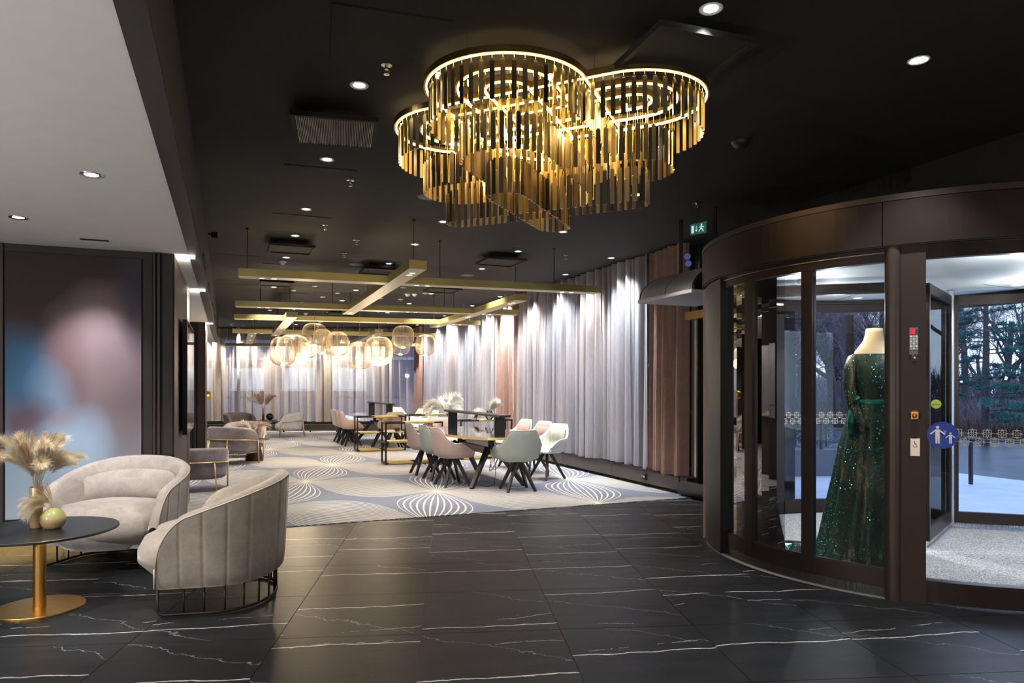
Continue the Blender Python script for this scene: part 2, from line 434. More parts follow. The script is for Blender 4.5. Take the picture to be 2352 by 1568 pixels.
BX0, BX1, BY = -13.0, -2.9, 22.55
window_wall('window_2', (BX0, BY, 0), (BX1 + .4, BY, 0), 6)

# ---- curtains
def curtain(name, a, b, z0, z1, mat, lam, amp, label, cat='curtain', group=None, seed=0, thick=False):
    rnd = random.Random(seed); a, b = Vector(a), Vector(b); d = b - a; L = d.length; rz = math.atan2(d.y, d.x)
    N = int(L / lam * 12); xs = [L * i / N for i in range(N + 1)]
    ph = [0.0]; loc = 1.0
    for i in range(N):
        if i % 12 == 0: loc = rnd.uniform(.72, 1.35)
        ph.append(ph[-1] + 2 * PI / 12 * loc)
    rows = []
    zs = [z0, z0 + .04, z0 + .5, z0 + 1.1, z0 + 1.8, z1 - .5, z1 - .09, z1]
    off = [rnd.uniform(0, 6) for _ in range(4)]
    for k, z in enumerate(zs):
        f = (z - z0) / (z1 - z0); r = []
        for i, x in enumerate(xs):
            aa = amp * (1.2 - .45 * f) * (1 + .5 * math.sin(ph[i] * .23 + off[0]))
            y = aa * math.sin(ph[i] + .25 * (1 - f) * math.sin(ph[i] * .31 + off[1])) + .38 * aa * math.sin(2.3 * ph[i] + off[2] + f) * (1 + .6 * math.sin(ph[i] * .41))
            y += .02 * (1 - f) * math.sin(x * 1.7 + off[3])
            xx = x + .02 * (1 - f) * math.sin(ph[i] * .5 + off[2])
            r.append((xx, y, z + (.012 * math.sin(x * 3 + off[1]) if k == 0 else 0)))
        rows.append(r)
    m = MB(); m.grid(rows); o = m.obj(name, mat, None, True)
    o.location = a; o.rotation_euler = (0, 0, rz)
    hem = MB(); hem.grid([[(v[0], v[1] - .003, v[2] + .001) for v in rows[0]], [(v[0], v[1] - .003, v[2] + .05) for v in rows[0]]])
    hem.obj('hem', mat, o, True)
    top = MB(); top.grid([[(v[0], v[1] - .003, z1 - .10) for v in rows[-1]], [(v[0], v[1] - .003, z1) for v in rows[-1]]])
    top.obj('heading_tape', mat, o, True)
    return tag(o, label, cat, group)
CP = PW + .0; ZC0, ZC1 = .262, CEIL - .02
curtain('brown_drape', W(CP, 8.33), W(CP, 7.52), ZC0 - .01, ZC1, M['drape'], .20, .065, 'brown heavy drape beside the revolving door, nearest the camera', seed=1)
curtain('sheer_curtain', W(CP, 13.05), W(CP, 8.33), ZC0, ZC1, M['sheer'], .23, .075, 'long mauve sheer curtain between the two nearest brown drapes on the window side', seed=2)
curtain('brown_drape', W(CP, 14.35), W(CP, 13.05), ZC0, ZC1, M['drape'], .20, .065, 'brown drape halfway down the window side', seed=3)
curtain('sheer_curtain', W(CP, 20.6), W(CP, 14.35), ZC0, ZC1, M['sheer'], .23, .07, 'pale sheer curtain at the far end of the window side', seed=4)
cc = W(CP, 21.25); CYB = 22.25
curtain('brown_drape', W(CP, 21.45), W(CP, 20.6), ZC0, ZC1, M['drape'], .15, .05, 'brown drape in the far corner of the room', seed=5)
cx1 = W(CP, 21.5).x
curtain('sheer_curtain', (-9.05, CYB, 0), (cx1, CYB, 0), ZC0 + .05, ZC1, M['sheer_end'], .28, .08, 'wide sheer curtain across the end wall behind the pendant lamps', seed=6)
curtain('sheer_curtain', (-11.2, CYB, 0), (-9.06, CYB, 0), ZC0 + .05, ZC1, M['sheer_end'], .28, .08, 'narrow sheer curtain at the left end of the end wall', seed=7)

m = MB(); m.tube([(-8.63, 21.98, .26), (-8.63, 21.98, CEIL)], .055, 12); m.box((-8.57, 21.95, 1.9), (.02, .02, .06)); m.obj('lit_mullion', M['white_plastic'], None, True, label='strongly lit window mullion, built as a white tube before the end-wall sheer curtain', cat='pipe')  # window mullion as a white tube; its strong light put into the colour
# ---- heater casing under the curtains: long units with feet
def heater(name, a, b, n, label, z0=.055, z1=.235, dep=.22):
    a, b = Vector(a), Vector(b); d = b - a; L = d.length; rz = math.atan2(d.y, d.x)
    r = empty(name, a, rz, label, 'heater')
    m = MB(); m.span((0, 0.02, z0 + .01), (L, dep, z1 - .012)); m.obj('casing', M['heater'], r)
    st = L / n
    for i in range(n):
        m = MB(); m.span((i * st + .003, 0, z0), ((i + 1) * st - .003, .02, z1)); m.obj('front_panel', M['heater'], r)
    m = MB(); m.span((0, -.005, z1 - .012), (L, dep, z1)); m.obj('top_cover', M['black_satin'], r)
    for i in range(2 * n + 1):
        x = min(max(i * st / 2, .1), L - .1); m = MB(); m.span((x - .02, .08, .008), (x + .02, .11, z0 + .01)); m.obj('foot', M['black_metal'], r)
    return r
M['heater'] = simple('heater', (.085, .07, .062), .55, nscale=4, amt=.06)
h1 = heater('floor_heater', W(5.42, 21.2), W(5.42, 7.56), 8, 'long low brown heater casing under the window-side curtains')
h2 = heater('floor_heater', (-11.2, 21.55, 0), (W(5.42, 21.2).x, 21.55, 0), 5, 'low brown heater casing under the end-wall curtains')
def socket(parent, x, z=.15):
    m = MB(); m.span((x - .05, -.03, z - .045), (x + .05, -.0005, z + .045)); s = m.obj('power_socket', M['black_satin'], parent, bevel=.006)
    m = MB()
    for dx in (-.024, .024): m.lathe([(0, -.001), (.016, -.001), (.018, .004), (0, .004)], (0, 0, 0), 12)
    k = m.mesh('socket_face', M['chrome'])
    for dx in (-.024, .024):
        link('socket_face', k, s, (x + dx, -.032, z), (PI / 2, 0, 0))
socket(h1, (W(5.42, 21.2) - W(5.42, 8.35)).length)
socket(h2, 6.0)

# ---- lights of the place (ceiling downlights with their lamps)
def spot(name, loc, target, power, angle, blend=.5, col=(1, .93, .84), r=.04):
    l = bpy.data.lights.new(name, 'SPOT'); l.energy = power; l.spot_size = math.radians(angle); l.spot_blend = blend
    l.color = col; l.shadow_soft_size = r
    o = bpy.data.objects.new(name, l); COL.objects.link(o); o.location = loc
    o.rotation_euler = (Vector(target) - Vector(loc)).to_track_quat('-Z', 'Y').to_euler()
    return o
mb = MB(); mb.lathe([(.030, .0), (.050, -.003), (.056, -.006), (.060, -.002), (.060, .004)], n=24); DL_RING = mb.mesh('ring', M['white_plastic'], True)
mb = MB(); mb.lathe([(.030, .0), (.050, -.003), (.056, -.006), (.060, -.002), (.060, .004)], n=24); DL_RINGD = mb.mesh('ring', M['chrome'], True)
mb = MB(); mb.lathe([(0, -.002), (.036, -.002), (.036, .003)], n=20); DL_LENS = mb.mesh('lens', M['lens'])
mb = MB(); mb.lathe([(0, -.002), (.036, -.002), (.036, .003)], n=20); DL_STAR = mb.mesh('lens', M['spot_lens'])
def downlight(loc, label, group=None, power=60, angle=70, target=None, ring=DL_RING, lens=DL_LENS, s=1.0, col=(1, .93, .84)):
    r = empty('downlight', loc, 0, label, 'ceiling light', group)
    a = link('ring', ring, r); b = link('lens', lens, r)
    if s != 1: a.scale = b.scale = (s, s, 1)
    if power:
        l = spot('lamp', Vector(loc) + Vector((0, 0, -.02)), target or (Vector(loc) - Vector((0, 0, 3))), power, angle, col=col)
    return r
def C(x, y, h=None): 
    v = FP(x, y, CEIL if h is None else h); return v
near_dl = [((825, 196), 'downlight in the black ceiling beyond the large access hatch'), ((751, 366), 'downlight in the black ceiling just past the nearest black vent grille'),
           ((703, 480), 'downlight in the black ceiling beyond the hatch with the sprinkler'), ((1018, 509), 'downlight just past the lowest left bars of the chandelier'),
           ((1293, 532), 'downlight just past the lowest centre bars of the chandelier'), ((1462, 447), 'downlight glimpsed under the right lobe of the chandelier'),
           ((1633, 20), 'downlight above the revolving door, topmost in the picture')]
for (x, y), lb in near_dl:
    pw = {825: 20, 751: 35, 703: 45, 1018: 80, 1293: 90, 1462: 60, 1633: 50}[x]
    downlight(C(x, y), lb, power=pw, angle=75)
downlight(C(2110, 138), 'bright star-like spotlight in the ceiling over the revolving door', power=60, angle=80, lens=DL_STAR, col=(.9, .95, 1))
far_dl = [(678, 541), (657, 591), (629, 659), (893, 605), (953, 561), (817, 666), (1107, 617), (1190, 577), (990, 674), (850, 690), (786, 690), (940, 697), (890, 718), (1085, 702), (1149, 681), (680, 745), (755, 717), (620, 712), (1021, 725), (958, 746)]
far_lb = ["downlight above the left end of the nearest beam, beyond the vent", "downlight beside the white smoke detector over the nearest beam", "downlight between the first and second beams, near the fascia", "downlight just left of the near end of the first cross beam", "small downlight right of the long black beam cable", "downlight below the grey ceiling speaker, centre", "downlight just under the right-hand black vent panel", "downlight above the right half of the nearest beam", "downlight in front of the vent panel before the second beam", "downlight seen under the first cross beam, left side", "downlight seen just left of the far end of the first cross beam", "downlight right of the two close white detectors", "downlight just above the third beam, centre", "downlight above the right end of the second beam", "downlight close to the curtain above the second cross beam", "downlight seen over the left cage pendants", "downlight over the third beam near the far end of the first cross beam", "downlight at the left above the third beam", "downlight above the third beam near the second cross beam", "farthest downlight, just before the corner drape"]
for i, (x, y) in enumerate(far_dl):
    downlight(C(x, y), far_lb[i], 'ceiling downlights over the lounge', power=85 if i % 2 == 0 else 0, angle=100)
# two close to the curtain
downlight(C(1299, 630), 'downlight close to the window-side curtain, the farther of two', power=0)
downlight(C(1404, 592), 'downlight close to the window-side curtain, the nearer of two', power=0)
# curtain washers: narrow spots along both curtain lines
for i, q in enumerate((8.9, 10.0, 11.1, 12.3, 13.5, 14.7, 16.0, 17.4, 18.9, 20.3)):
    spot('curtain_washer', W(5.10, q, CEIL - .03), W(5.50, q + .05, 1.5), 190 + (25 if q > 13 else 0), 92, 1.0, (1, .93, .88) if i % 2 else (.84, .93, 1), .03)
for i, x in enumerate((-10.6, -9.6, -8.5, -7.4, -6.4, -5.4, -4.4)):
    spot('curtain_washer', (x, 21.72, CEIL - .03), (x + .1, 22.2, 1.8), 200, 72, .7, (1, .92, .80), .03)
# white ceiling: two downlights and a slot
downlight(FP(210, 401, SOFF), 'chrome rimmed downlight in the white ceiling above the armchairs', power=75, angle=75, ring=DL_RINGD, target=FP(210, 401, SOFF) + Vector((-.25, 1.2, -2.6)))
downlight(FP(42, 499, SOFF), 'chrome rimmed downlight in the white ceiling at the far left', power=40, angle=85, ring=DL_RINGD)
spot('mural_washer', W(-1.0, 6.35, SOFF - .03), W(-1.10, 6.95, 1.15), 36, 60, .9, (.95, .93, 1.0), .03)
b = MB(); b.box((0, 0, -.004), (.20, .03, .008)); so = b.obj('air_slot', M['grille'], label='short black slot diffuser in the white ceiling', cat='vent')
so.location = FP(217, 550, SOFF); so.rotation_euler = (0, 0, RB)
# cove lamps at the ends of the left walls
for q, e in ((7.0, 1), (9.35, .8), (14.15, 1)):
    b = MB(); b.box((0, 0, 0), (.16, .05, .02)); o = b.obj('cove_light', M['led_white'], label='short white cove light at the top of the %s' % ('second dark wall' if q > 14 else ('first dark wall, near corner' if e == 1 else 'first dark wall, far corner')), cat='light')
    o.location = W(-.36 if q < 9 else -.34, q, SOFF - .014); o.rotation_euler = (0, 0, RB)
    spot('cove_lamp', W(-.36, q + .05, SOFF - .06), W(-.36, q + 1.2, SOFF + .3), 6, 120, .8, (1, .92, .8), .05)
# lounge side lamps (white ceiling beyond the first wall)
for q, p, e in ((10.2, -1.5, 70), (12.6, -1.5, 70), (16.8, -1.2, 70), (18.8, -1.2, 70)):
    spot('lounge_lamp', W(p, q, SOFF - .02), W(p, q, 0), e, 110, .6)
# added point lights behind and beside the camera, brightening the white ceiling
for x, y, z, e in ((-4.4, .8, 1.25, 105), (-1.2, -1.8, 1.3, 80), (3.6, .2, 1.5, 35)):
    l = bpy.data.lights.new('lobby_fill_light', 'POINT'); l.energy = e; l.color = (1, .95, .9); l.shadow_soft_size = .018
    o = bpy.data.objects.new('lobby_fill_light', l); COL.objects.link(o); o.location = (x, y, z)
# lobby behind the camera: the same downlights go on there
for x, y, e in ((-2.0, 1.2, 70), (1.5, .8, 55), (3.4, 1.5, 50), (-3.6, 3.0, 30), (0, -1.5, 60)):
    z = SOFF if x * CA + y * SA < -.25 else CEIL
    spot('lobby_lamp', (x, y, z - .03), (x, y + .3, 0), e, 100, .6, (1, .95, .9))
# ------------------------------------------------------------------ the gold bar chandelier
def bar_material():
    t = NT('smoked_gold_bar'); rnd = t.n('ObjectInfo').outputs['Random']
    c = t.ramp(rnd, [(0, (.74, .58, .28)), (.4, (.50, .40, .23)), (.7, (.22, .18, .13)), (1, (.08, .075, .07))])
    t.P(c, .28, .85); return t.m
M['bar'] = bar_material()
def capsule(a, b, r, step):
    a, b = Vector(a), Vector(b); d = (b - a); L = d.length; d.normalize(); n = Vector((-d.y, d.x)); per = 2 * L + 2 * PI * r
    k = max(8, round(per / step)); out = []
    for i in range(k):
        s = per * (i + .5) / k
        if s < L: p, m = a + d * s - n * r, -n
        elif s < L + PI * r:
            t = (s - L) / r; m = -n * math.cos(t) + d * math.sin(t); p = b + m * r
        elif s < 2 * L + PI * r: p, m = b - d * (s - L - PI * r) + n * r, n
        else:
            t = (s - 2 * L - PI * r) / r; m = n * math.cos(t) - d * math.sin(t); p = a + m * r
        out.append((p, m))
    return out
ZR = 3.185
ch = empty('chandelier', (.20, 4.6, ZR), 0, 'large chandelier of crossing gold lit rings hung with smoked gold bars', 'chandelier')
CHC = Vector((.20, 4.6))
def band(parent, name, pts, t, z0, z1, mat, inset=0):
    m = MB(); N = len(pts); vs = []
    for p, n in pts:
        for o, z in ((inset, z0), (inset + t, z0), (inset + t, z1), (inset, z1)):
            q = p - n * o; vs.append((q.x - CHC.x, q.y - CHC.y, z))
    fs = []
    for i in range(N):
        j = (i + 1) % N
        for k in range(4):
            l = (k + 1) % 4; fs.append((i * 4 + k, j * 4 + k, j * 4 + l, i * 4 + l))
    m.add(vs, fs); return m.obj(name, mat, parent)
BL, BWD = .205, .0125
bm_ = MB(); tri = [(BWD * 1.0 * math.cos(a), BWD * 1.0 * math.sin(a)) for a in (PI / 6, PI * 5 / 6, PI * 1.5)]
tri = [(-.0135, -.004), (.0135, -.004), (.0, .0125)]
bm_.prism(tri, -BL, 0); bm_.box((0, .002, .006), (.018, .006, .006))
bar_me = bm_.mesh('glass_bar', M['bar'])
allbars = []
for (a, b_, radii) in (((-.03, 4.20), (.30, 5.0), (.50, .315, .15)), ((-.36, 4.87), (.76, 4.36), (.46, .285, .13))):
    for k, r in enumerate(radii):
        ring = band(ch, 'ring', capsule(a, b_, r, .045), .012, 0, .038, M['brass'])
        band(ring, 'led_strip', capsule(a, b_, r, .045), .010, -.005, .010, M['led'], .012)
        wires = MB()
        for p, n in capsule(a, b_, r - .035, .060 if k == 0 else .048):
            x, y = p.x - CHC.x, p.y - CHC.y; zt = -.030 - .205 * k
            if k: wires.box((x, y, zt / 2), (.0022, .0022, -zt))
            else: wires.box((x, y, -.012), (.002, .002, .03))
            allbars.append((p.length, ring, (x, y, zt), math.atan2(n.y, n.x) + PI / 2 + random.uniform(-.35, .35)))
        wires.obj('wires', M['brass_bright'], ring, kind='stuff')
allbars.sort(key=lambda v: v[0])
for d, ring, loc, rz in allbars[:300]: link('glass_bar', bar_me, ring, loc, (0, 0, rz))
rest = MB()
for d, ring, loc, rz in allbars[300:]:
    R = Matrix.Rotation(rz, 3, 'Z')
    rest.add([R @ Vector(v) + Vector(loc) for v in [(x, y, z) for z in (-BL, 0) for x, y in tri]], [(2, 1, 0), (3, 4, 5), (0, 1, 4, 3), (1, 2, 5, 4), (2, 0, 3, 5)])
rest.obj('glass_bar', M['bar'], ch, kind='stuff')
for x, y in ((-.24, 3.76), (.47, 3.98), (-.6, 4.6), (.9, 4.6), (.3, 5.3), (-.3, 5.2)):
    m = MB(); m.tube([(x - CHC.x, y - CHC.y, .03), (x - CHC.x, y - CHC.y, CEIL - ZR)], .003, 5); m.obj('hanging_wire', M['chrome'], ch)
# small halogen lamps inside the rings
for x, y, k in ((-.42, 3.98, 0), (-.25, 4.08, 1), (.22, 4.0, 0), (.02, 4.25, 2), (.95, 4.3, 1), (.72, 4.42, 2), (-.75, 4.75, 0), (-.05, 4.9, 1), (.12, 4.8, 1), (-.3, 4.85, 2), (.55, 4.62, 1), (.42, 4.35, 1)):
    m = MB(); m.lathe([(0, -.012), (.010, -.010), (.013, 0), (.012, .02), (0, .022)], (x - CHC.x, y - CHC.y, -.01), 10); m.obj('halogen_lamp', M['lens'], ch)
for x, y in ((0.0, 4.3), (.25, 4.9), (-.35, 4.85), (.72, 4.4)):
    l = bpy.data.lights.new('chandelier_glow', 'POINT'); l.energy = 3.5; l.color = (1, .74, .40); l.shadow_soft_size = .06
    o = bpy.data.objects.new('chandelier_glow', l); COL.objects.link(o); o.location = (x, y, 3.10)

# ------------------------------------------------------------------ brass beam lamp frame over the lounge
BZT, BZB = 1.40 + CAMH, 1.31 + CAMH
fr = empty('beam_light_frame', (-2.5, 10.5, BZB), 0, 'crossing flat brass beams with small paired spotlights hung from the black ceiling', 'ceiling lamp')
FR0 = fr.location
def beam(a, b, lamps, zt=BZT, zb=BZB, cables=(.05, .95), w=.20):
    a, b = Vector((a[0], a[1], 0)), Vector((b[0], b[1], 0)); d = b - a; L = d.length; rz = math.atan2(d.y, d.x); c = (a + b) / 2
    m = MB(); m.span((-L / 2, -w / 2, 0), (L / 2, w / 2, zt - zb))
    o = m.obj('beam', M['brass_beam'], fr); o.location = (c.x - FR0.x, c.y - FR0.y, zb - FR0.z); o.rotation_euler = (0, 0, rz)
    m = MB(); m.span((-L / 2 + .002, -w / 2 + .002, -.002), (L / 2 - .002, w / 2 - .002, 0)); m.obj('underside_panel', M['beam_under'], o)
    for t in lamps:
        for dx in (-.07, .07):
            x = (t - .5) * L + dx
            m = MB(); m.lathe([(.028, -.0025), (.036, -.006), (.040, -.002)], (x, 0, 0), 16); m.obj('lamp_ring', M['brass_bright'], o)
            m = MB(); m.lathe([(0, -.003), (.029, -.003)], (x, 0, 0), 14); m.obj('lamp_lens', M['warm_lens'], o)
    for t in cables:
        x = (t - .5) * L
        m = MB(); m.tube([(x, 0, zt - zb), (x, 0, CEIL - zb)], .005, 5); m.lathe([(0, -.03), (.018, -.02), (.018, 0), (0, 0)], (x, 0, CEIL - zb), 10)
        m.obj('cable', M['black_metal'], o)
    # one real light per lamp pair
    for t in lamps:
        q = a + d * t
        spot('beam_lamp', (q.x, q.y, zb - .02), (q.x, q.y, 0), 30, 95, .7, (1, .86, .68), .05)
up = Vector((-.05, .09))
def F(x, y, zz=1.40): v = FP(x, y, zz + CAMH); return (v.x, v.y)
def off(p, dx, dy): return (p[0] + dx, p[1] + dy)
beam(off(F(547, 615.3), -.03, .095), off(F(1379.5, 656.8), -.03, .095), (.07, .47, .90), cables=(.02, .52, .86))
beam(off(F(540, 689.5), -.03, .095), off(F(1190.6, 711), -.03, .095), (.09, .60, .88), cables=(.08, .32, .72))
beam(off(F(537.3, 720.3), -.03, .095), off(F(1103.6, 735.8), -.03, .095), (.08, .62, .90), cables=(.1, .45, .8))
beam(off(F(533.6, 754.6), -.03, .095), off(F(1000.5, 764.8), -.03, .095), (.12, .5, .9), cables=(.1, .5, .9))
beam((-8.65, 21.1), (-2.85, 21.3), (.2,), zt=2.73, zb=2.65, cables=(.1, .6))
def mid(a, b): return ((a[0] + b[0]) / 2, (a[1] + b[1]) / 2)
beam(mid(F(939.7, 616.6, 1.31), F(981, 617, 1.31)), mid(F(786.2, 721, 1.31), F(810, 722.4, 1.31)), (.07, .95), zt=BZT + .003, zb=BZB - .003, cables=(.04, .6))
beam(mid(F(1184, 689.5, 1.31), F(1212.6, 688.4, 1.31)), mid(F(985.7, 751.4, 1.31), F(1007, 752, 1.31)), (.08, .52, .93), zt=BZT + .003, zb=BZB - .003, cables=(.05, .7))
beam(mid(F(657.6, 727.8, 1.31), F(683.9, 727, 1.31)), mid(F(621.4, 771.2, 1.31), F(641.5, 772, 1.31)), (.1, .5, .93), zt=BZT + .003, zb=BZB - .003, cables=(.1, .8))
beam((-6.3, 16.9), (-7.95, 21.05), (.2, .6), zt=BZT + .003, zb=BZB - .003, cables=(.1, .8))
beam((-3.22, 16.9), (-4.78, 21.0), (.2, .8), zt=BZT + .003, zb=BZB - .003, cables=(.1, .8))

# ------------------------------------------------------------------ wire cage pendants
def pendant(px, py, rx, ry, Z, n, label, lit=True):
    c = Vector(((px - CX) / FPX * Z, Z, CAMH + (HY - py) / FPX * Z)); R = rx * Z / FPX; H = ry * Z / FPX
    r = empty('cage_pendant', c, 0, label, 'pendant lamp', None)
    def prof(t):                          # superellipse side
        a = PI * t; return R * max(0.0, math.sin(a)) ** .62, H * (abs(math.cos(a)) ** .8) * (1 if t < .5 else -1)
    pr = [prof(.08 + .84 * i / 12) for i in range(13)]
    m = MB()
    n = int(n * 1.5)
    for k in range(n):
        a = 2 * PI * k / n
        m.tube([(rr * math.cos(a), rr * math.sin(a), zz) for rr, zz in pr], .0019, 3, cap=False)
    m.obj('wire_cage', M['cage'], r)
    for i in (0, 12):
        rr, zz = pr[i]; m = MB(); m.tube([(rr * math.cos(2 * PI * k / 24), rr * math.sin(2 * PI * k / 24), zz) for k in range(24)], .006, 5, closed=True); m.obj('cage_ring', M['cage'], r)
    m = MB(); m.tube([(0, 0, pr[0][1]), (0, 0, CEIL - c.z - .0)], .0035, 5); m.obj('cord', M['chrome'], r)
    m = MB(); m.lathe([(0, .02), (.05, .018), (.05, 0), (0, 0)], (0, 0, CEIL - c.z - .02), 14); m.obj('canopy', M['white_plastic'], r)
    m = MB(); m.tube([(0, 0, pr[0][1]), (0, 0, pr[12][1] + .03)], .004, 5)
    m.lathe([(pr[0][0], 0), (0, .01)], (0, 0, pr[0][1]), 16); m.obj('stem', M['cage'], r)
    m = MB(); m.lathe([(0, -.022), (.035, -.018), (.042, 0), (.03, .02), (0, .024)], (0, 0, pr[12][1]), 14); m.obj('bulb', M['warm_lens'] if lit else M['cage'], r)
M['cage'] = simple('cage_gold', (.95, .78, .52), .4, .6)
pend = [(722.7, 768, 28, 26, 13.0, 44, 'round wire cage pendant hanging highest, left of centre'), (741, 784, 22, 28, 14.6, 34, 'narrow wire cage pendant partly behind the highest round one'),
        (775, 789, 25, 27, 14.0, 40, 'wire cage pendant just right of the highest round one'), (650, 806, 29, 33, 12.6, 44, 'leftmost large wire cage pendant, hanging low'),
        (674, 804, 37, 35, 13.6, 48, 'widest wire cage pendant in the left cluster'), (694, 790, 24, 24, 15.6, 34, 'wire cage pendant farthest back in the left cluster'),
        (826, 816, 29, 31, 12.6, 44, 'lowest wire cage pendant, at the left of the right cluster'), (870, 806, 32, 33, 13.4, 46, 'large wire cage pendant around a smaller one, right cluster'),
        (875, 801, 22.5, 22, 14.8, 32, 'small wire cage pendant seen through the large one'), (926, 773, 25, 25, 13.2, 40, 'highest wire cage pendant of the right cluster'),
        (920, 792, 22, 22, 15.0, 34, 'wire cage pendant just below the highest of the right cluster'), (977, 792, 23, 24, 14.0, 38, 'rightmost wire cage pendant, hanging alone'),
        (706, 798, 21, 24, 16.8, 30, 'narrow far wire cage pendant between the left ones')]
for p in pend: pendant(*p)
for x, y in ((-4.0, 13.4), (-2.6, 13.5), (-4.6, 14.6)):
    l = bpy.data.lights.new('pendant_glow', 'POINT'); l.energy = 28; l.color = (1, .78, .5); l.shadow_soft_size = .1
    o = bpy.data.objects.new('pendant_glow', l); COL.objects.link(o); o.location = (x, y, 1.9)

# ------------------------------------------------------------------ things on the black ceiling
def vent(x, y, s, label, slats=0, rot=RB, zc=CEIL - .10, ctr=None):
    c = FP(x, y, zc) if ctr is None else Vector((*ctr, zc))
    r = empty('ceiling_vent', c, rot, label, 'vent')
    m = MB(); m.span((-s / 2, -s / 2, .012), (s / 2, s / 2, .035)); m.obj('plate', M['grille'], r)
    m = MB(); m.span((-s * .32, -s * .32, .035), (s * .32, s * .32, CEIL - zc)); m.obj('duct_neck', M['grille'], r)
    m = MB(); f = .03
    for a, b in (((-s / 2, -s / 2, 0), (s / 2, -s / 2 + f, .014)), ((-s / 2, s / 2 - f, 0), (s / 2, s / 2, .014)), ((-s / 2, -s / 2 + f, 0), (-s / 2 + f, s / 2 - f, .014)), ((s / 2 - f, -s / 2 + f, 0), (s / 2, s / 2 - f, .014))):
        m.span(a, b)
    m.obj('frame', M['grille'], r)
    if slats:
        m = MB()
        for i in range(slats):
            xx = -s / 2 + f + (s - 2 * f) * (i + .5) / slats; m.span((xx - .0022, -s / 2 + f, .002), (xx + .0022, s / 2 - f, .012))
        m.obj('slats', M['bronze'], r, kind='stuff')
vent(0, 0, .58, 'nearest black vent grille hanging below the ceiling', 46, .24, ctr=(-1.255, 4.95))
vent(669, 575, .56, 'black vent panel above the left end of the nearest brass beam', 0)
vent(1150, 604, .58, 'black vent panel right of the crossing brass beams', 0)
vent(872, 625, .56, 'black vent panel just behind the crossing of the brass beams', 0)
vent(1016, 668, .60, 'black vent panel in front of the second brass beam, centre', 0)
vent(634, 653, .56, 'black vent panel between the first and second brass beams, left', 0)
vent(780, 722, .60, 'black vent panel farthest back, over the cage pendants', 0)
vent(0, 0, .58, 'black vent panel above the right lobe of the chandelier', 0, .33, ctr=(.92, 3.84))
def hatch(x, y, sx, sy, label, rot=RB, ctr=None):
    c = FP(x, y, CEIL) if ctr is None else Vector((*ctr, CEIL))
    r = empty('access_hatch', c, rot, label, 'hatch')
    m = MB(); m.span((-sx / 2, -sy / 2, -.004), (sx / 2, sy / 2, -.0005)); m.obj('cover', M['black_ceiling'], r)
    m = MB(); f = .008
    for a, b in (((-sx / 2 - f, -sy / 2 - f, -.002), (sx / 2 + f, -sy / 2, 0)), ((-sx / 2 - f, sy / 2, -.002), (sx / 2 + f, sy / 2 + f, 0)), ((-sx / 2 - f, -sy / 2, -.002), (-sx / 2, sy / 2, 0)), ((sx / 2, -sy / 2, -.002), (sx / 2 + f, sy / 2, 0))):
        m.span(a, b)
    m.obj('gap_frame', M['grille'], r)
hatch(0, 0, .60, .60, 'square access hatch just beyond the nearest vent grille', .30, (-1.74, 6.31))
hatch(0, 0, .60, .60, 'faint large access hatch in the ceiling left of the chandelier', .28, (-.68, 3.82))
hatch(690, 506, .62, .50, 'access hatch over the nearest brass beam, with a sprinkler')
hatch(543, 591, .60, .42, 'access hatch near the fascia, left of the first brass beam')
hatch(648, 612, .60, .42, 'access hatch just before the nearest brass beam')
hatch(543, 649, .60, .5, 'access hatch near the fascia between the first two beams')
hatch(672, 676, .62, .55, 'access hatch just before the second brass beam')
def sprinkler(x, y, label, s=1.0, ctr=None):
    c = FP(x, y, CEIL); r = empty('sprinkler', c, 0, label, 'sprinkler')
    m = MB(); m.lathe([(0, 0), (.034 * s, 0), (.036 * s, -.006), (.012 * s, -.010), (.012, -.03), (0, -.03)], n=16); m.obj('rosette', M['chrome'], r)
    m = MB()
    for a in (0, PI): m.tube([(.010 * math.cos(a), 0, -.028), (.016 * math.cos(a), 0, -.042), (.006 * math.cos(a), 0, -.056)], .003, 5)
    m.lathe([(0, -.056), (.018, -.058), (.018, -.060), (0, -.062)], n=14); m.obj('deflector', M['chrome'], r)
for x, y, lb in ((888, 148, 'sprinkler on the edge of the faint large hatch'), (805, 413, 'sprinkler at the square hatch beyond the vent grille'), (747, 516, 'sprinkler at the corner of the hatch over the first beam'),
                 (819, 551, 'larger sprinkler between the two hatches, left of centre'), (791, 581, 'small sprinkler before the crossing beams'), (1300, 586, 'sprinkler over the right end of the nearest beam'),
                 (1600, 465, 'sprinkler in front of the revolving door drum'), (1065, 700, 'sprinkler far back over the second beam')):
    sprinkler(x, y, lb, 1.3 if x in (819, 1600) else .9)
def disc(name, x, y, R, lab, mat, prof):
    c = FP(x, y, CEIL); m = MB(); m.lathe([(a * R, b) for a, b in prof], n=28); o = m.obj(name, mat, None, True, label=lab, cat='speaker' if 'speaker' in name else 'smoke detector'); o.location = c
M['speaker'] = simple('speaker', (.20, .19, .18), .7)
for x, y, lb in ((985, 452, 'flat grey ceiling speaker behind the left lobe of the chandelier'), (819, 607, 'flat grey ceiling speaker left of the crossing beams'), (1074, 632, 'flat dark ceiling speaker over the right half of the nearest beam')):
    disc('ceiling_speaker', x, y, .115, lb, M['speaker'], [(0, -.006), (.92, -.006), (1, -.002), (1, 0)])
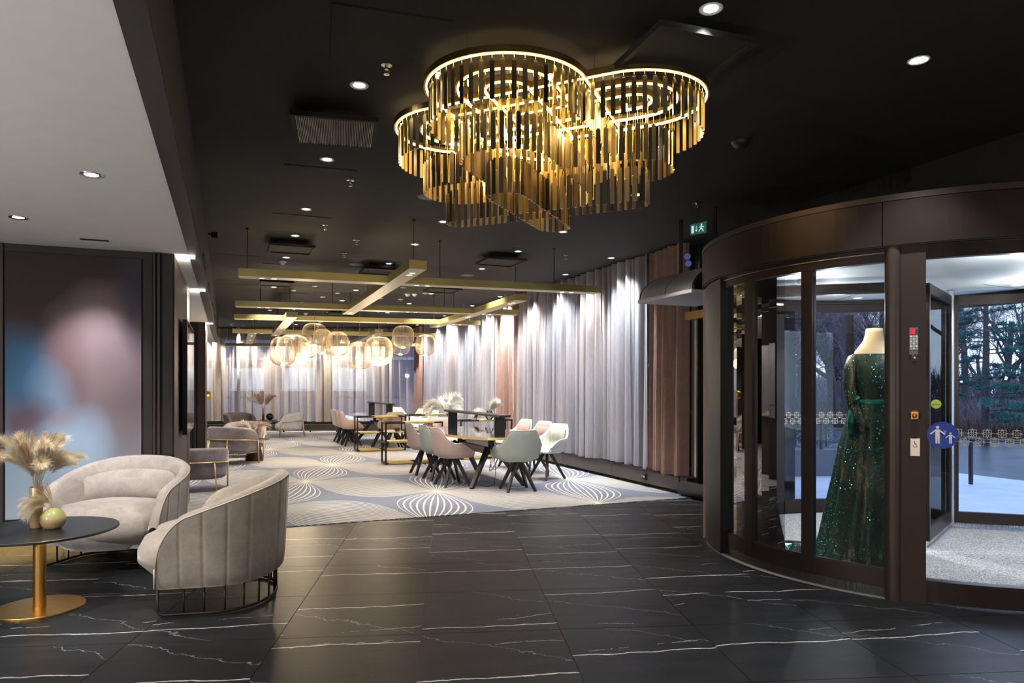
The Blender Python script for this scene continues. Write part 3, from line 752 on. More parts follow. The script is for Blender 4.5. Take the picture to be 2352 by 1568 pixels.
for x, y, lb in ((650, 600, 'white smoke detector above the left end of the nearest beam'), (531, 744, 'white smoke detector beside the fascia, far left'), (675, 707, 'white smoke detector before the third beam, left of two'),
                 (702, 719, 'white smoke detector before the third beam, right of two'), (735, 738, 'white smoke detector over the highest cage pendant'), (869, 712, 'white smoke detector above the right pendants'),
                 (936, 675, 'left one of two close white detectors before the second beam'), (952, 675, 'right one of two close white detectors before the second beam')):
    disc('smoke_detector', x, y, .055, lb, M['white_plastic'], [(0, -.05), (.45, -.048), (.75, -.03), (.8, -.015), (1, -.012), (1, 0)])
c = FP(1701, 326, CEIL); m = MB(); m.lathe([(0, -.045), (.05, -.035), (.065, -.012), (.07, 0)], n=20); o = m.obj('ceiling_sensor', M['black_satin'], None, True, label='small black dome sensor in the ceiling before the revolving door', cat='sensor'); o.location = c
# small camera box on the fascia
m = MB(); m.box((0, 0, 0), (.07, .10, .07)); m.tube([(0, 0, 0), (-.07, 0, .02)], .012, 6); o = m.obj('wall_camera', M['grille'], None, label='small black box camera on the fascia side of the black ceiling', cat='camera'); o.location = W(-.15, 9.0, 3.20); o.rotation_euler = (0, 0, RB)
# ------------------------------------------------------------------ seats
def resample(pts, n):
    L = [0]
    for a, b in zip(pts, pts[1:]): L.append(L[-1] + (b - a).length)
    out = []; j = 0
    for i in range(n + 1):
        s = L[-1] * i / n
        while j < len(L) - 2 and L[j + 1] < s: j += 1
        t = (s - L[j]) / max(1e-9, L[j + 1] - L[j]); out.append(pts[j].lerp(pts[j + 1], t))
    return out, L[-1]
def ucurve(w, f, b, n, e=2.3):
    """plan of a tub: front ends at (-w,f) and (w,f), superelliptic back reaching y=-b"""
    pts = [Vector((-w, f)), Vector((-w, f * .5))]
    for i in range(61):
        a = PI * i / 60; c, s = math.cos(a), math.sin(a)
        pts.append(Vector((-w * math.copysign(abs(c) ** (2 / e), c), -b * s ** (2 / e))))
    pts += [Vector((w, f * .5)), Vector((w, f))]
    return resample(pts, n)
def normals(pts):
    out = []
    for i in range(len(pts)):
        a = pts[max(0, i - 1)]; b = pts[min(len(pts) - 1, i + 1)]; d = (b - a).normalized(); out.append(Vector((-d.y, d.x)))
    return out                              # points inward for our direction of travel (left side -> back -> right)
def tub_shell(w, f, b, z0, hfun, th, groove=0, gsp=.13, flare=0.0, n=88, topn=6, inner_drop=0, e=2.3):
    pts, L = ucurve(w, f, b, n, e); nm = normals(pts); rows = []; tops = []
    for i, (p, nn) in enumerate(zip(pts, nm)):
        s = L * i / n; H = hfun(p, s, L); row = []
        g = 0.0
        if groove:
            ph = abs((s / gsp) - round(s / gsp)) * gsp; g = groove * math.exp(-(ph / .0065) ** 2) - groove * .35 * (1 - (2 * ph / gsp)) * 0
        def P(off, z):
            fl = flare * ((z - z0) / max(.01, H - z0)) ** .8
            q = p - nn * (fl - off); return (q.x, q.y, z)
        row.append(P(g + .03, z0)); row.append(P(g + .004, z0 + .02))
        for k in range(1, 6): row.append(P(g, z0 + (H - th / 2 - z0) * k / 5))
        for k in range(1, topn):
            a = PI * k / topn; row.append(P(th / 2 - th / 2 * math.cos(a) + g * (1 - k / topn), H - th / 2 + th / 2 * math.sin(a)))
        for k in range(4, -1, -1): row.append(P(th, z0 + (H - th / 2 - z0) * k / 5))
        rows.append(row); tops.append(P(.004, H - th * .30))
    m = MB(); m.grid(rows); c = len(rows[0])
    m.f.append(tuple(range(c))); m.f.append(tuple(reversed([(len(rows) - 1) * c + k for k in range(c)])))
    for i in range(len(rows) - 1): m.f.append((i * c, (i + 1) * c, (i + 1) * c + c - 1, i * c + c - 1)[::-1])
    return m, tops
def cushion(poly, z0, z1, dome=.03, rnd=.04, n=1):
    """rounded slab on a closed plan outline"""
    c = sum(poly, Vector((0, 0))) / len(poly); rows = []
    R = max((p - c).length for p in poly)
    prof = [(1 - rnd / R, z0), (1, z0 + rnd), (1, (z0 + z1) / 2), (1, z1 - rnd), (1 - rnd * .35 / R, z1 - rnd * .3), (1 - rnd / R, z1), (.75, z1 + dome * .55), (.45, z1 + dome * .9), (.15, z1 + dome), (0.001, z1 + dome)]
    for k, z in prof: rows.append([((p.x - c.x) * k + c.x, (p.y - c.y) * k + c.y, z) for p in poly])
    m = MB(); m.grid(rows, True); m.f.append(tuple(reversed(range(len(poly))))); return m

def tub_armchair(loc, rz, label, mat):
    """channel-backed velvet tub chair on an open wire base; local +Y is the front"""
    r = empty('tub_armchair', loc, rz, label, 'armchair')
    w, f, b, z0 = .50, .25, .42, .175
    def H(p, s, L):
        y = p.y; t = min(1, max(0, (y + b) / (f + b)))
        h = .80 - .20 * t ** 1.15 - .02 * math.cos(s * 3)
        d = f - y
        if d < .18: k = 1 - d / .18; h -= .24 * (1 - math.sqrt(max(0, 1 - k * k)))
        return h
    m, tops = tub_shell(w, f, b, z0, H, .085, groove=.008, gsp=.132, flare=.035, n=240); m.obj('shell', mat, r, True)
    m = MB(); m.tube([Vector(t) for t in tops] + [(tops[-1][0], tops[-1][1] + .004, z0 + .02)], .0055, 5); m.tube([(tops[0][0], tops[0][1] + .004, tops[0][2]), (tops[0][0], tops[0][1] + .004, z0 + .02)], .0055, 5)
    m.obj('piping', M['piping'], r, True)
    pts, L = ucurve(w - .09, f - .02, b - .09, 40)
    # seat: fills the tub and bulges out at the front
    fr_ = [Vector((x, f + .235 * math.cos(x / (w - .08) * PI / 2) ** .7 if abs(x) < w - .081 else f)) for x in [(w - .085) - i * 2 * (w - .085) / 14 for i in range(15)]]
    seat = pts + fr_[1:-1] if False else pts + fr_
    m = cushion(seat, .172, .455, .05, .11); m.obj('seat_cushion', mat, r, True)
    poly = [Vector((p.x, p.y)) for p in ucurve(w - .05, f, b - .05, 40)[0]]
    m = MB(); m.prism([(p.x, p.y) for p in poly], z0, .21); m.obj('seat_base', mat, r)
    # inner back pad
    pts, L = ucurve(w - .078, f - .04, b - .078, 60); nm = normals(pts); rows = []
    for i, (p, nn) in enumerate(zip(pts, nm)):
        if abs((i / 60 - .5) * 2) > .621: continue
        tt = (i / 60 - .5) * 2; th = .055 * max(0.0, 1 - abs(tt / .62) ** 4) ** .5
        rows.append([(p.x + nn.x * k * th, p.y + nn.y * k * th, z) for k, z in ((0, .44), (.8, .46), (1, .44 + (H(p, 0, L) - .50) * .35), (.9, .44 + (H(p, 0, L) - .50) * .7), (.5, H(p, 0, L) - .085), (0, H(p, 0, L) - .055))])
    m = MB(); m.grid(rows); m.obj('back_pad', mat, r, True)
    # wire base
    pts, L = ucurve(w - .06, f - .02, b - .05, 60)
    base = [Vector((p.x, p.y, .012)) for p in pts]; fl = base[0] + Vector((0, .03, .03)); fr2 = base[-1] + Vector((0, .03, .03))
    m = MB(); m.tube([fl + Vector((0, 0, .15)), fl] + [base[0] + Vector((0, .018, .008))] + base + [base[-1] + Vector((0, .018, .008)), fr2, fr2 + Vector((0, 0, .15))], .0095, 6)
    m.obj('base_rail', M['black_metal'], r, True)
    rod = MB(); rod.tube([(0, 0, 0), (0, 0, .165)], .0065, 6); rod = rod.mesh('rod', M['black_metal'], True)
    for i in range(4, 58, 4):
        p = pts[i]; link('rod', rod, r, (p.x, p.y, .012))
    return r
tub_armchair((-3.16, 5.58, 0), math.atan2(-.99, -.14) - PI / 2, 'light grey velvet tub armchair on a black wire base, facing the camera', M['velvet_light'])
tub_armchair((-1.99, 4.72, 0), math.atan2(-.20, -.98) - PI / 2, 'taupe velvet tub armchair with channelled back, seen from behind beside the black table', M['velvet_taupe'])

def barrel_armchair(loc, rz, label, mat):
    """rounded velvet barrel chair hung in a thin gold frame"""
    r = empty('barrel_armchair', loc, rz, label, 'armchair', None)
    w, f, b, z0 = .355, .26, .35, .20
    def H(p, s, L):
        t = min(1, max(0, (p.y + b) / (f + b))); h = .70 - .10 * t ** 1.4
        d = f - p.y
        if d < .22: k = 1 - d / .22; h -= .30 * (1 - math.sqrt(max(0, 1 - k * k)))
        return h
    m, tops = tub_shell(w, f, b, z0, H, .10, flare=.055, topn=8, n=64); m.obj('shell', mat, r, True)
    pts, L = ucurve(w - .10, f - .02, b - .10, 30)
    fr_ = [Vector((x, f + .10)) for x in (w - .14, 0, -(w - .14))]
    m = cushion(pts + [Vector((w - .11, f + .06))] + fr_ + [Vector((-w + .11, f + .06))], .19, .39, .04, .06); m.obj('seat_cushion', mat, r, True)
    pts, L = ucurve(w + .045, f - .06, b + .05, 40)
    m = MB(); m.tube([(p.x, p.y, .47 - .05 * (p.y + b) / (f + b)) for p in pts], .011, 6); m.obj('rail', M['brass_pale'], r, True)
    for x in (-1, 1):
        m = MB(); m.tube([(x * (w + .045), f - .06, .43), (x * (w + .04), f - .03, 0)], .012, 6); m.obj('leg', M['brass_pale'], r, True)
        m = MB(); m.tube([(x * .18, -b - .035, .46), (x * .21, -b - .09, 0)], .012, 6); m.obj('leg', M['brass_pale'], r, True)
        m = MB(); m.tube([(x * (w + .03), f - .05, .21), (x * .22, -b - .05, .21)], .009, 6); m.obj('stretcher', M['brass_pale'], r, True)
    return r
M['brass_pale'] = simple('brass_pale', (.86, .60, .26), .35, .8)
def face(dx, dy): return math.atan2(dy, dx) - PI / 2
g1 = barrel_armchair((-4.22, 9.46, .008), RB + .05, 'grey velvet armchair with gold frame, nearest one beyond the dark wall', M['velvet_grey']); g1.scale = (.86, .86, .84)
barrel_armchair((-5.10, 12.70, 0), face(.25, .97), 'grey velvet armchair seen from behind with gold rail across its back', M['velvet_grey'])
barrel_armchair((-5.38, 14.05, 0), face(.15, -1), 'grey armchair facing the camera behind the small cone table', M['velvet_grey'])
barrel_armchair((-7.62, 19.45, 0), face(.75, -.66), 'grey armchair at the end wall, left of the tall round table', M['velvet_grey'])
barrel_armchair((-6.34, 19.75, 0), face(-.95, -.35), 'pale white armchair at the end wall, right of the tall round table', M['velvet_pale'])

# shell chairs round the meeting tables
SHELLS = {}
def shell_meshes(key, mat):
    if key in SHELLS: return SHELLS[key]
    w, f, b, z0 = .27, .20, .25, .42
    def H(p, s, L):
        t = min(1, max(0, (p.y + b) / (f + b)))
        k = min(1, max(0, (abs(p.x) / w - .50) / .50)); k = max(k * k * (3 - 2 * k), min(1, max(0, t - .22) / .30))
        h = .83 - .21 * k - .12 * max(0, (t - .55) / .45) ** 1.5
        return h
    m, tops = tub_shell(w, f, b, z0, H, .032, flare=.06, n=72, topn=4, e=2.3); sh = m.mesh('shell', mat, True)
    m = MB(); m.tube([Vector(t) for t in tops], .0035, 4); pp = m.mesh('piping', M['black_satin'], True)
    pts, L = ucurve(w - .035, f + .0, b - .035, 30); front = [Vector((x, f + .05)) for x in (w - .07, 0, -w + .07)]
    m = cushion(pts + front, .40, .47, .02, .035); st = m.mesh('seat', mat, True)
    pts, L = ucurve(w - .01, f - .05, b - .005, 40); nm = normals(pts); rows = []
    for i, (p, nn) in enumerate(zip(pts, nm)):
        if p.y < -.06 and abs(p.x) / w < .60:
            wv = .006 * math.sin(i * 2.2); rows.append([(p.x - nn.x * .05 * (z - .42) / .4 * 1.3 + nn.x * (k + wv * (0 < k)), p.y - nn.y * .05 * (z - .42) / .4 * 1.3 + nn.y * (k + wv * (0 < k)), z) for k, z in ((0, .55), (.030, .57), (.036, .66), (.034, .74), (0.006, .79))])
    m = MB(); m.grid(rows); bp = m.mesh('back_cushion', mat, True)
    SHELLS[key] = (sh, pp, st, bp); return SHELLS[key]
lg = MB()
def sq_leg(a, b, s0, s1):
    m = MB(); a, b = Vector(a), Vector(b); d = (b - a).normalized(); u = d.cross(Vector((0, 0, 1))).normalized(); v = u.cross(d)
    vs = []
    for p, s in ((a, s0), (b, s1)):
        for x, y in ((-1, -1), (1, -1), (1, 1), (-1, 1)): vs.append(p + u * x * s[0] / 2 + v * y * s[1] / 2)
    return m.add(vs, [(0, 1, 2, 3), (7, 6, 5, 4), (0, 4, 5, 1), (1, 5, 6, 2), (2, 6, 7, 3), (3, 7, 4, 0)])
CH_LEG = sq_leg((.05, .0, .395), (.275, 0, .0), (.038, .05), (.026, .036)).mesh('leg', M['black_metal'])
hb = MB(); hb.box((0, 0, .39), (.16, .16, .03)); CH_HUB = hb.mesh('hub', M['black_metal'])
def shell_chair(loc, rz, key, label, group=None):
    r = empty('shell_chair', loc, rz, label, 'chair', group); a = shell_meshes(key, M[key])
    for nme, me in zip(('shell', 'piping', 'seat', 'back_cushion'), a): link(nme, me, r)
    for k in range(4): link('leg', CH_LEG, r, None, (0, 0, PI / 4 + PI / 2 * k))
    link('hub', CH_HUB, r); return r
DX = Vector((CA, SA, 0)); DY = Vector((-SA, CA, 0))
def at(x, y): return Vector((x, y, 0.008))
EX, WE, NO, SO_ = RB - PI / 2, RB + PI / 2, RB, RB + PI     # facing +p, -p, +q, -q
shell_chair(at(.075, 9.42), RB - .10, 'shell_green', 'grey-green shell chair seen from behind, nearest to the camera at the front table')
shell_chair(at(-.845, 9.90), EX + .12, 'shell_pink', 'beige pink shell chair nearest on the left side of the front table')
shell_chair(at(-1.10, 10.55), EX + .05, 'shell_green', 'pale green shell chair between two beige pink ones, left side of front table')
shell_chair(at(-1.40, 11.20), EX, 'shell_pink', 'beige pink shell chair farthest along the left side of the front table')
shell_chair(at(-1.22, 12.75), SO_ + .15, 'shell_blush', 'blush pink shell chair at the far end of the front table')
shell_chair(at(.535, 10.62), WE + .30, 'shell_white', 'off-white shell chair nearest on the curtain side of the front table')
shell_chair(at(.33, 11.45), WE + .2, 'shell_blush', 'blush pink shell chair second on the curtain side of the front table')
shell_chair(at(.03, 12.20), WE + .15, 'shell_blush', 'blush pink shell chair farthest on the curtain side of the front table')
T2 = Vector((-3.28, 17.35, 0.0))
for k, (key, lb) in enumerate((('shell_blush', 'blush shell chair nearest on the left side of the rear table'), ('shell_blush', 'blush shell chair in the middle of the left side of the rear table'), ('shell_white', 'white shell chair farthest on the left side of the rear table'))):
    shell_chair(T2 - DX * .78 + DY * (-.45 + .66 * k) + Vector((0, 0, .008)), EX + .05, key, lb)
shell_chair(T2 + Vector((.54, -1.35, .008)), RB, 'shell_cream', 'cream shell chair seen from behind at the near end of the rear table')
shell_chair(at(-3.15, 19.35), SO_ + .1, 'shell_cream', 'cream shell chair at the far end of the rear table')
for k, lb in enumerate(('white shell chair nearest on the curtain side of the rear table', 'white shell chair in the middle of the curtain side of the rear table', 'white shell chair farthest on the curtain side of the rear table')):
    shell_chair(T2 + DX * .92 + DY * (-.9 + .72 * k) + Vector((0, 0, .008)), WE + .1, 'shell_white', lb)

# ------------------------------------------------------------------ meeting tables
M['brass_edge'] = simple('brass_edge', (.80, .62, .22), .34, .45)
def stone():
    t = NT('dark_stone_top'); co = t.coord()
    t.P(t.ramp(t.noise(co, 4, 6, .7, .8), [(.3, (.07, .055, .06)), (.7, (.15, .125, .13))]), .05); t.b.inputs['Coat Weight'].default_value = 1; return t.m
M['stone'] = stone()
def meeting_table(c, label, shelf_label, L=2.85, Wd=1.2, H=.72):
    r = empty('meeting_table', (c[0], c[1], .008), RB, label, 'table')
    N = 64; out = []
    for i in range(N):
        a = 2 * PI * i / N; ca, sa = math.cos(a), math.sin(a)
        out.append((Wd / 2 * math.copysign(abs(ca) ** (2 / 2.5), ca), L / 2 * math.copysign(abs(sa) ** (2 / 2.5), sa)))
    m = MB(); m.prism([(x * .985, y * .993) for x, y in out], H - .028, H + .001); m.obj('tabletop', M['stone'], r)
    vs = [(x, y, z) for z in (H - .034, H) for x, y in out] + [(x * .985, y * .993, z) for z in (H, H - .034) for x, y in out]
    m = MB(); m.add(vs, [(k * N + i, k * N + (i + 1) % N, ((k + 1) % 4) * N + (i + 1) % N, ((k + 1) % 4) * N + i) for k in range(4) for i in range(N)]); m.obj('edge_band', M['brass_edge'], r)
    for sy in (-1, 1):
        m = MB(); m.box((0, sy * .72, H - .05), (.60, .07, .04)); m.box((0, sy * .72, H - .17), (.07, .06, .22)); m.obj('cross_bar', M['black_metal'], r)
        for sx in (-1, 1):
            sq_leg((sx * .06, sy * .74, H - .20), (sx * .40, sy * 1.02, 0), (.06, .07), (.05, .06)).obj('leg', M['black_metal'], r)
    m = MB(); m.box((0, 0, H - .25), (.06, 1.60, .09)); m.obj('spine_beam', M['shell_cream'], r)
    # shelf bridge along the middle
    m = MB(); m.box((0, .05, H + .277), (.17, 2.62, .030)); b = m.obj('bridge_shelf', M['black_satin'], r, bevel=.003)
    for y in (-1.05, 1.12):
        m = MB(); m.box((0, y, H + .131), (.15, .045, .262)); m.obj('bridge_leg', M['black_satin'], r)
    # cable bundle under the top
    m = MB()
    for k in range(3):
        pts = [(.05 + .02 * k + .06 * math.cos(a * PI / 8), -.70 + .10 * math.sin(a * PI / 8) + .03 * k, .32 + .13 * math.cos(a * PI / 8 + k)) for a in range(17)]
        m.tube(pts, .004, 5)
    m.tube([(.05, -.70, .45), (.06, -.74, .20), (.02, -.80, .02), (-.1, -.9, .006), (-.2, -.82, .006)], .004, 5)
    m.obj('cable', M['grille'], r)
    return r
t1 = meeting_table((-.57, 10.62), 'long oval front table with a brass edge and black bridge shelf', '')
t2 = meeting_table((T2.x, T2.y), 'long oval rear table with a brass edge, near the end wall', '')
m = MB(); m.lathe([(0, -.012), (.055, -.010), (.06, .0), (.055, .012), (0, .014)], n=24); o = m.obj('cable_reel', M['white_plastic'], None, True, label='small white round cable reel leaning under the front table', cat='reel')
o.location = FP(1095, 1096, .065); o.rotation_euler = (1.2, 0, .6)

# ------------------------------------------------------------------ low open shelf units: black tube frames with brass plates
def shelf_unit(a, label, L=1.05, D=.34, H=.76, rot=RB, seed=0):
    rnd = random.Random(seed); r = empty('open_shelf_unit', (a[0], a[1], .008), rot, label, 'shelf unit'); t = .028
    for x in (0, L):
        for y in (0, D):
            m = MB(); m.box((x, y, H / 2), (t, t, H)); m.obj('post', M['frame_brown'], r)
    for z in (.02, .40, H - .014):
        m = MB()
        for y in (0, D): m.box((L / 2, y, z), (L, t, t))
        for x in (0, L): m.box((x, D / 2, z), (t, D, t))
        m.obj('rail', M['frame_brown'], r)
    for z, spans in ((.036, ((.05, .48), (.60, .97))), (.416, ((.05, .45), (.62, .97))), (H + .001, ((.35, .85),))):
        for s0, s1 in spans:
            m = MB(); m.span((L * s0, -.018, z - .024), (L * s1, D + .018, z + .004)); m.obj('brass_plate', M['brass_edge'], r)
    m = MB(); m.span((L * .02, .02, .405), (L * .95, D - .02, .412)); m.obj('shelf_board', M['frame_brown'], r)
    return r
M['frame_brown'] = simple('frame_brown', (.035, .02, .018), .35, .4)
U = [(-2.26, 12.48, 'nearest black and brass open shelf unit, left of the front table'), (-3.34, 15.05, 'black and brass open shelf unit before the rear table, farther left'),
     (-.98, 13.35, 'black and brass open shelf unit behind the front table, by the curtains'), (-2.36, 16.0, 'farthest black and brass open shelf unit, behind the blush end chair')]
for i, (x, y, lb) in enumerate(U): shelf_unit((x, y), lb, seed=i)
# ------------------------------------------------------------------ tables, vases, grasses
M['table_black'] = simple('table_black', (.010, .010, .012), .38)
def pedestal_table(loc, rt, rb, H, rc, label, dark_edge=True):
    r = empty('round_side_table', loc, 0, label, 'side table')
    m = MB(); m.lathe([(0, H - .018), (rt - .012, H - .018), (rt, H - .013), (rt, H - .003), (rt - .003, H), (0, H)], n=72); m.obj('tabletop', M['table_black'], r)
    m = MB(); m.lathe([(rc, 0), (rc, H - .018)], n=32); m.obj('column', M['gold_matte'], r, True)
    m = MB(); m.lathe([(0, .012), (rb - .002, .010), (rb, .006), (rb, 0)], n=64); m.obj('base_plate', M['gold_matte'], r)
    m = MB(); m.lathe([(rc, H - .06), (rc + .05, H - .020), (rc + .05, H - .018)], n=32); m.obj('top_flange', M['gold_matte'], r, True)
    return r
ZT = 4.425
pedestal_table((-3.0, ZT, 0), .443, .252, .50, .036, 'black round side table on a gold column in the left foreground')
pedestal_table((-6.95, 19.6, .008), .33, .22, .47, .03, 'small black round table on a gold column by the end wall')
m = MB(); m.lathe([(0, 0), (.165, 0), (.165, .01), (.095, .34), (.06, .385), (.06, .392), (0, .392)], n=40)
ct = empty('cone_table', (-4.90, 13.25, .008), 0, 'low dark cone-foot table between the grey armchairs', 'side table')
m.obj('foot', M['brown_panel'], ct, True)
m = MB(); m.lathe([(0, .392), (.27, .392), (.28, .40), (.27, .41), (0, .41)], n=48); m.obj('tabletop', M['table_black'], ct)

def ceramic(name, c1, c2, rough=.18):
    t = NT(name); co = t.coord('Generated'); s = t.n('SeparateXYZ'); t.l(co, s.inputs[0])
    f = t.math('ADD', s.outputs[2], t.math('MULTIPLY', t.math('SUBTRACT', t.noise(co, 3, 2), .5), .12))
    t.P(t.ramp(f, [(.50, c2), (.53, c1)]), rough); t.b.inputs['Coat Weight'].default_value = .4; return t.m
M['vase_two'] = ceramic('two_tone_glaze', (.42, .40, .17), (.46, .32, .18))
M['vase_tall'] = simple('tall_vase_glaze', (.46, .33, .17), .3, .3, nscale=14, amt=.15)
M['brass_vase'] = simple('brass_vase', (.80, .55, .24), .3, .9)
M['clear'] = glass('clear_vase_glass', (.9, .94, .95))
M['black_gloss'] = simple('black_gloss', (.008, .008, .012), .08)
def vase(loc, prof, mat, label, name='vase'):
    m = MB(); m.lathe(prof, n=36); o = m.obj(name, mat, None, True, label=label, cat='vase'); o.location = loc; return o
tv = vase((-3.052, 4.47, .50), [(0, 0), (.033, 0), (.035, .004), (.037, .13), (.0385, .258), (.037, .262), (.034, .258), (.031, .02), (0, .02)], M['vase_tall'], 'tall slim sand-coloured vase on the black side table')
rv = vase((-2.925, 4.44, .50), [(0, 0), (.040, 0), (.060, .018), (.073, .052), (.070, .085), (.050, .115), (.024, .130), (.022, .133), (.018, .128), (0, .10)], M['vase_two'], 'small round two-tone glazed vase on the black side table')

def grass_mats():
    for k, c in (('plume_sand', (.74, .62, .42)), ('plume_tan', (.52, .38, .22)), ('plume_white', (.98, .92, .80)), ('plume_rose', (.70, .52, .44)), ('stem_tan', (.45, .32, .16)), ('bunny', (.33, .29, .24))):
        t = NT(k); t.P(t.ramp(t.n('ObjectInfo').outputs['Random'], [(0, [v * .75 for v in c]), (1, [min(1, v * 1.2) for v in c])]), .9)
        t.b.inputs['Sheen Weight'].default_value = .3; M[k] = t.m
grass_mats()
def plume_mesh(name, L, spread, droop, n, hair, mat, seed, stem_frac=.5, wid=.0006, stem_r=.0012):
    """one dried grass stalk: curved stem with a feathery head of fine hairs, growing along +Z and leaning to +X"""
    rnd = random.Random(seed); m = MB(); P = []
    for i in range(9):
        t = i / 8; P.append(Vector((spread * t ** 2.0 * L, 0, L * t * (1 - .35 * spread * t) - droop * L * max(0, t - .6) ** 2 * 2)))
    m.tube(P, [stem_r * (1 - .6 * i / 8) for i in range(9)], 4)
    def pos(t):
        x = min(7.999, max(0, t * 8)); i = int(x); return P[i].lerp(P[i + 1], x - i), (P[i + 1] - P[i]).normalized()
    for k in range(n):
        t = stem_frac + (1 - stem_frac) * (k + rnd.random()) / n; p, d = pos(t)
        a = rnd.uniform(0, 2 * PI); u = d.orthogonal().normalized(); v = d.cross(u); rad = u * math.cos(a) + v * math.sin(a)
        tt = (t - stem_frac) / (1 - stem_frac); hl = hair * (.45 + .9 * math.sin(PI * min(1, tt * .9 + .08)) ** .7) * rnd.uniform(.6, 1.2)
        e1 = p + d * hl * .55 + rad * hl * .42 * rnd.uniform(.5, 1.2); e2 = e1 + d * hl * .35 + rad * hl * .30 + Vector((0, 0, -hl * .15))
        s = d.cross(rad).normalized() * wid
        m.add([p - s, p + s, e1 + s * .8, e1 - s * .8, e2], [(0, 1, 2, 3), (3, 2, 4)])
    return m.mesh(name, mat)
def bouquet(loc, label, spec, name='dried_grass_bouquet'):
    r = empty(name, loc, 0, label, 'dried flowers')
    for meshes, n, lean, seed, az in spec:
        rnd = random.Random(seed)
        for i in range(n):
            me = meshes[i % len(meshes)]; a = rnd.uniform(*az)
            o = link('stem', me, r, (rnd.uniform(-.008, .008), rnd.uniform(-.008, .008), 0)); tilt = rnd.uniform(*lean)
            o.rotation_euler = (Matrix.Rotation(a, 3, 'Z') @ Matrix.Rotation(tilt, 3, 'Y')).to_euler(); s = rnd.uniform(.85, 1.12); o.scale = (s, s, s)
    return r
sand = [plume_mesh('stem', .41, .22, .12, 420, .070, M['plume_sand'], 11), plume_mesh('stem', .39, .42, .30, 420, .078, M['plume_sand'], 12)]
tan = [plume_mesh('stem', .40, .10, .05, 380, .05, M['plume_tan'], 13, .35)]
def bunny_mesh():
    m = MB(); m.tube([(0, 0, 0), (.01, 0, .15), (.03, 0, .30)], .0011, 4)
    m.lathe([(0, 0), (.0065, .008), (.009, .022), (.007, .040), (0, .052)], (.03, 0, .295), 10); return m.mesh('stem', M['bunny'], True)
bun = [bunny_mesh()]
bouquet((-3.052, 4.47, .70), 'large bunch of feathery sand-coloured dried grasses in the tall slim vase',
        [(sand, 15, (.0, .32), 1, (-.9, .9)), (sand, 9, (-.05, .22), 2, (2.2, 4.0)), (tan, 14, (-.05, .24), 3, (0, 6.28)), (bun, 12, (.05, .42), 4, (-1.2, .6))])
small_p = [plume_mesh('stem', .16, .9, 1.0, 170, .055, M['plume_sand'], 21, .35), plume_mesh('stem', .20, .2, .1, 60, .03, M['plume_tan'], 22, .4)]
bouquet((-2.925, 4.44, .615), 'short drooping tuft of pale grasses in the small round vase', [(small_p[:1], 9, (-.1, .6), 5, (2.5, 4.2)), (small_p[1:], 8, (.0, .35), 6, (2.2, 4.4))])
# by the end wall
vase((-6.98, 19.55, .478), [(0, 0), (.035, 0), (.03, .30), (.034, .32), (0, .32)], M['brass_vase'], 'slim gold vase on the black table by the end wall')
far1 = [plume_mesh('stem', .62, .25, .1, 160, .15, M['plume_rose'], 31, .35, .004, .003), plume_mesh('stem', .60, .45, .2, 160, .16, M['plume_white'], 32, .4, .004, .003)]
bouquet((-6.98, 19.55, .72), 'rose and white pampas grass in the slim gold vase by the end wall', [(far1, 12, (.05, .38), 7, (0, 6.28))])
m = MB(); m.lathe([(0, -.10)] + [(.10 * math.sin(PI * i / 14), -.10 * math.cos(PI * i / 14)) for i in range(1, 14)] + [(0, .10)], n=28); o = m.obj('round_vase', M['black_gloss'], None, True, label='shiny black ball-shaped vase on the table by the end wall', cat='vase'); o.location = (-6.78, 19.5, .578)
# cone table posy
vase((-4.88, 13.15, .418), [(0, 0), (.03, 0), (.045, .12), (.04, .14), (0, .13)], M['brass_vase'], 'small gold cup vase on the low cone-foot table')
pos_ = [plume_mesh('stem', .34, .3, .1, 120, .11, M['plume_white'], 41, .4, .003, .002), plume_mesh('stem', .30, .6, .5, 120, .12, M['plume_rose'], 42, .4, .003, .002)]
bouquet((-4.88, 13.15, .53), 'white and rose dried grasses on the low cone-foot table', [(pos_, 10, (.2, .8), 8, (0, 6.28))])
# beyond the front table
wh = [plume_mesh('stem', .44, .35, .15, 220, .14, M['plume_white'], 51, .45, .0028, .002), plume_mesh('stem', .42, .75, .8, 220, .15, M['plume_white'], 52, .4, .0028, .002)]
vase((-1.95, 16.2, .775), [(0, 0), (.05, 0), (.04, .18), (.05, .22), (0, .2)], M['brass_vase'], 'tan vase of pampas on the farthest shelf unit')
bouquet((-1.52, 15.85, .78), 'big fan of creamy pampas plumes behind the front table', [(wh, 22, (.05, .55), 9, (0, 6.28))]).scale = (1.15, 1.15, 1.15)
gv = FD(1124, 13.5, .775)
vase(gv, [(0, 0), (.05, 0), (.085, .06), (.08, .11), (.05, .15), (.055, .17), (.05, .165), (.04, .15), (0, .02)], M['clear'], 'round clear glass vase on the shelf unit behind the front table')
bouquet(gv + Vector((0, 0, .05)), 'two white drooping pampas plumes in the clear glass vase', [(wh[:1], 9, (.0, .35), 10, (-1, 1.2)), (wh[1:], 6, (.3, .7), 11, (2.7, 3.6))]).scale = (.75, .75, .75)
def bird(loc, rz, label):
    m = MB(); m.tube([(-.075, 0, .035), (-.04, 0, .05), (0, 0, .075), (.03, 0, .105), (.05, 0, .125), (.075, 0, .12)], [.004, .014, .028, .024, .016, .002], 8)
    m.tube([(0, .01, .055), (.005, .012, 0)], .003, 4); m.tube([(0, -.01, .055), (.005, -.012, 0)], .003, 4)
    o = m.obj('bird_figurine', M['black_gloss'], None, True, label=label, cat='figurine'); o.location = loc; o.rotation_euler = (0, 0, rz)
bird(FD(979, 16.2, .772), PI * .9, 'small black bird figurine on the farthest brass-topped shelf unit')
bird(FD(1094, 13.45, .772), .4, 'small black bird figurine beside the clear vase behind the front table')
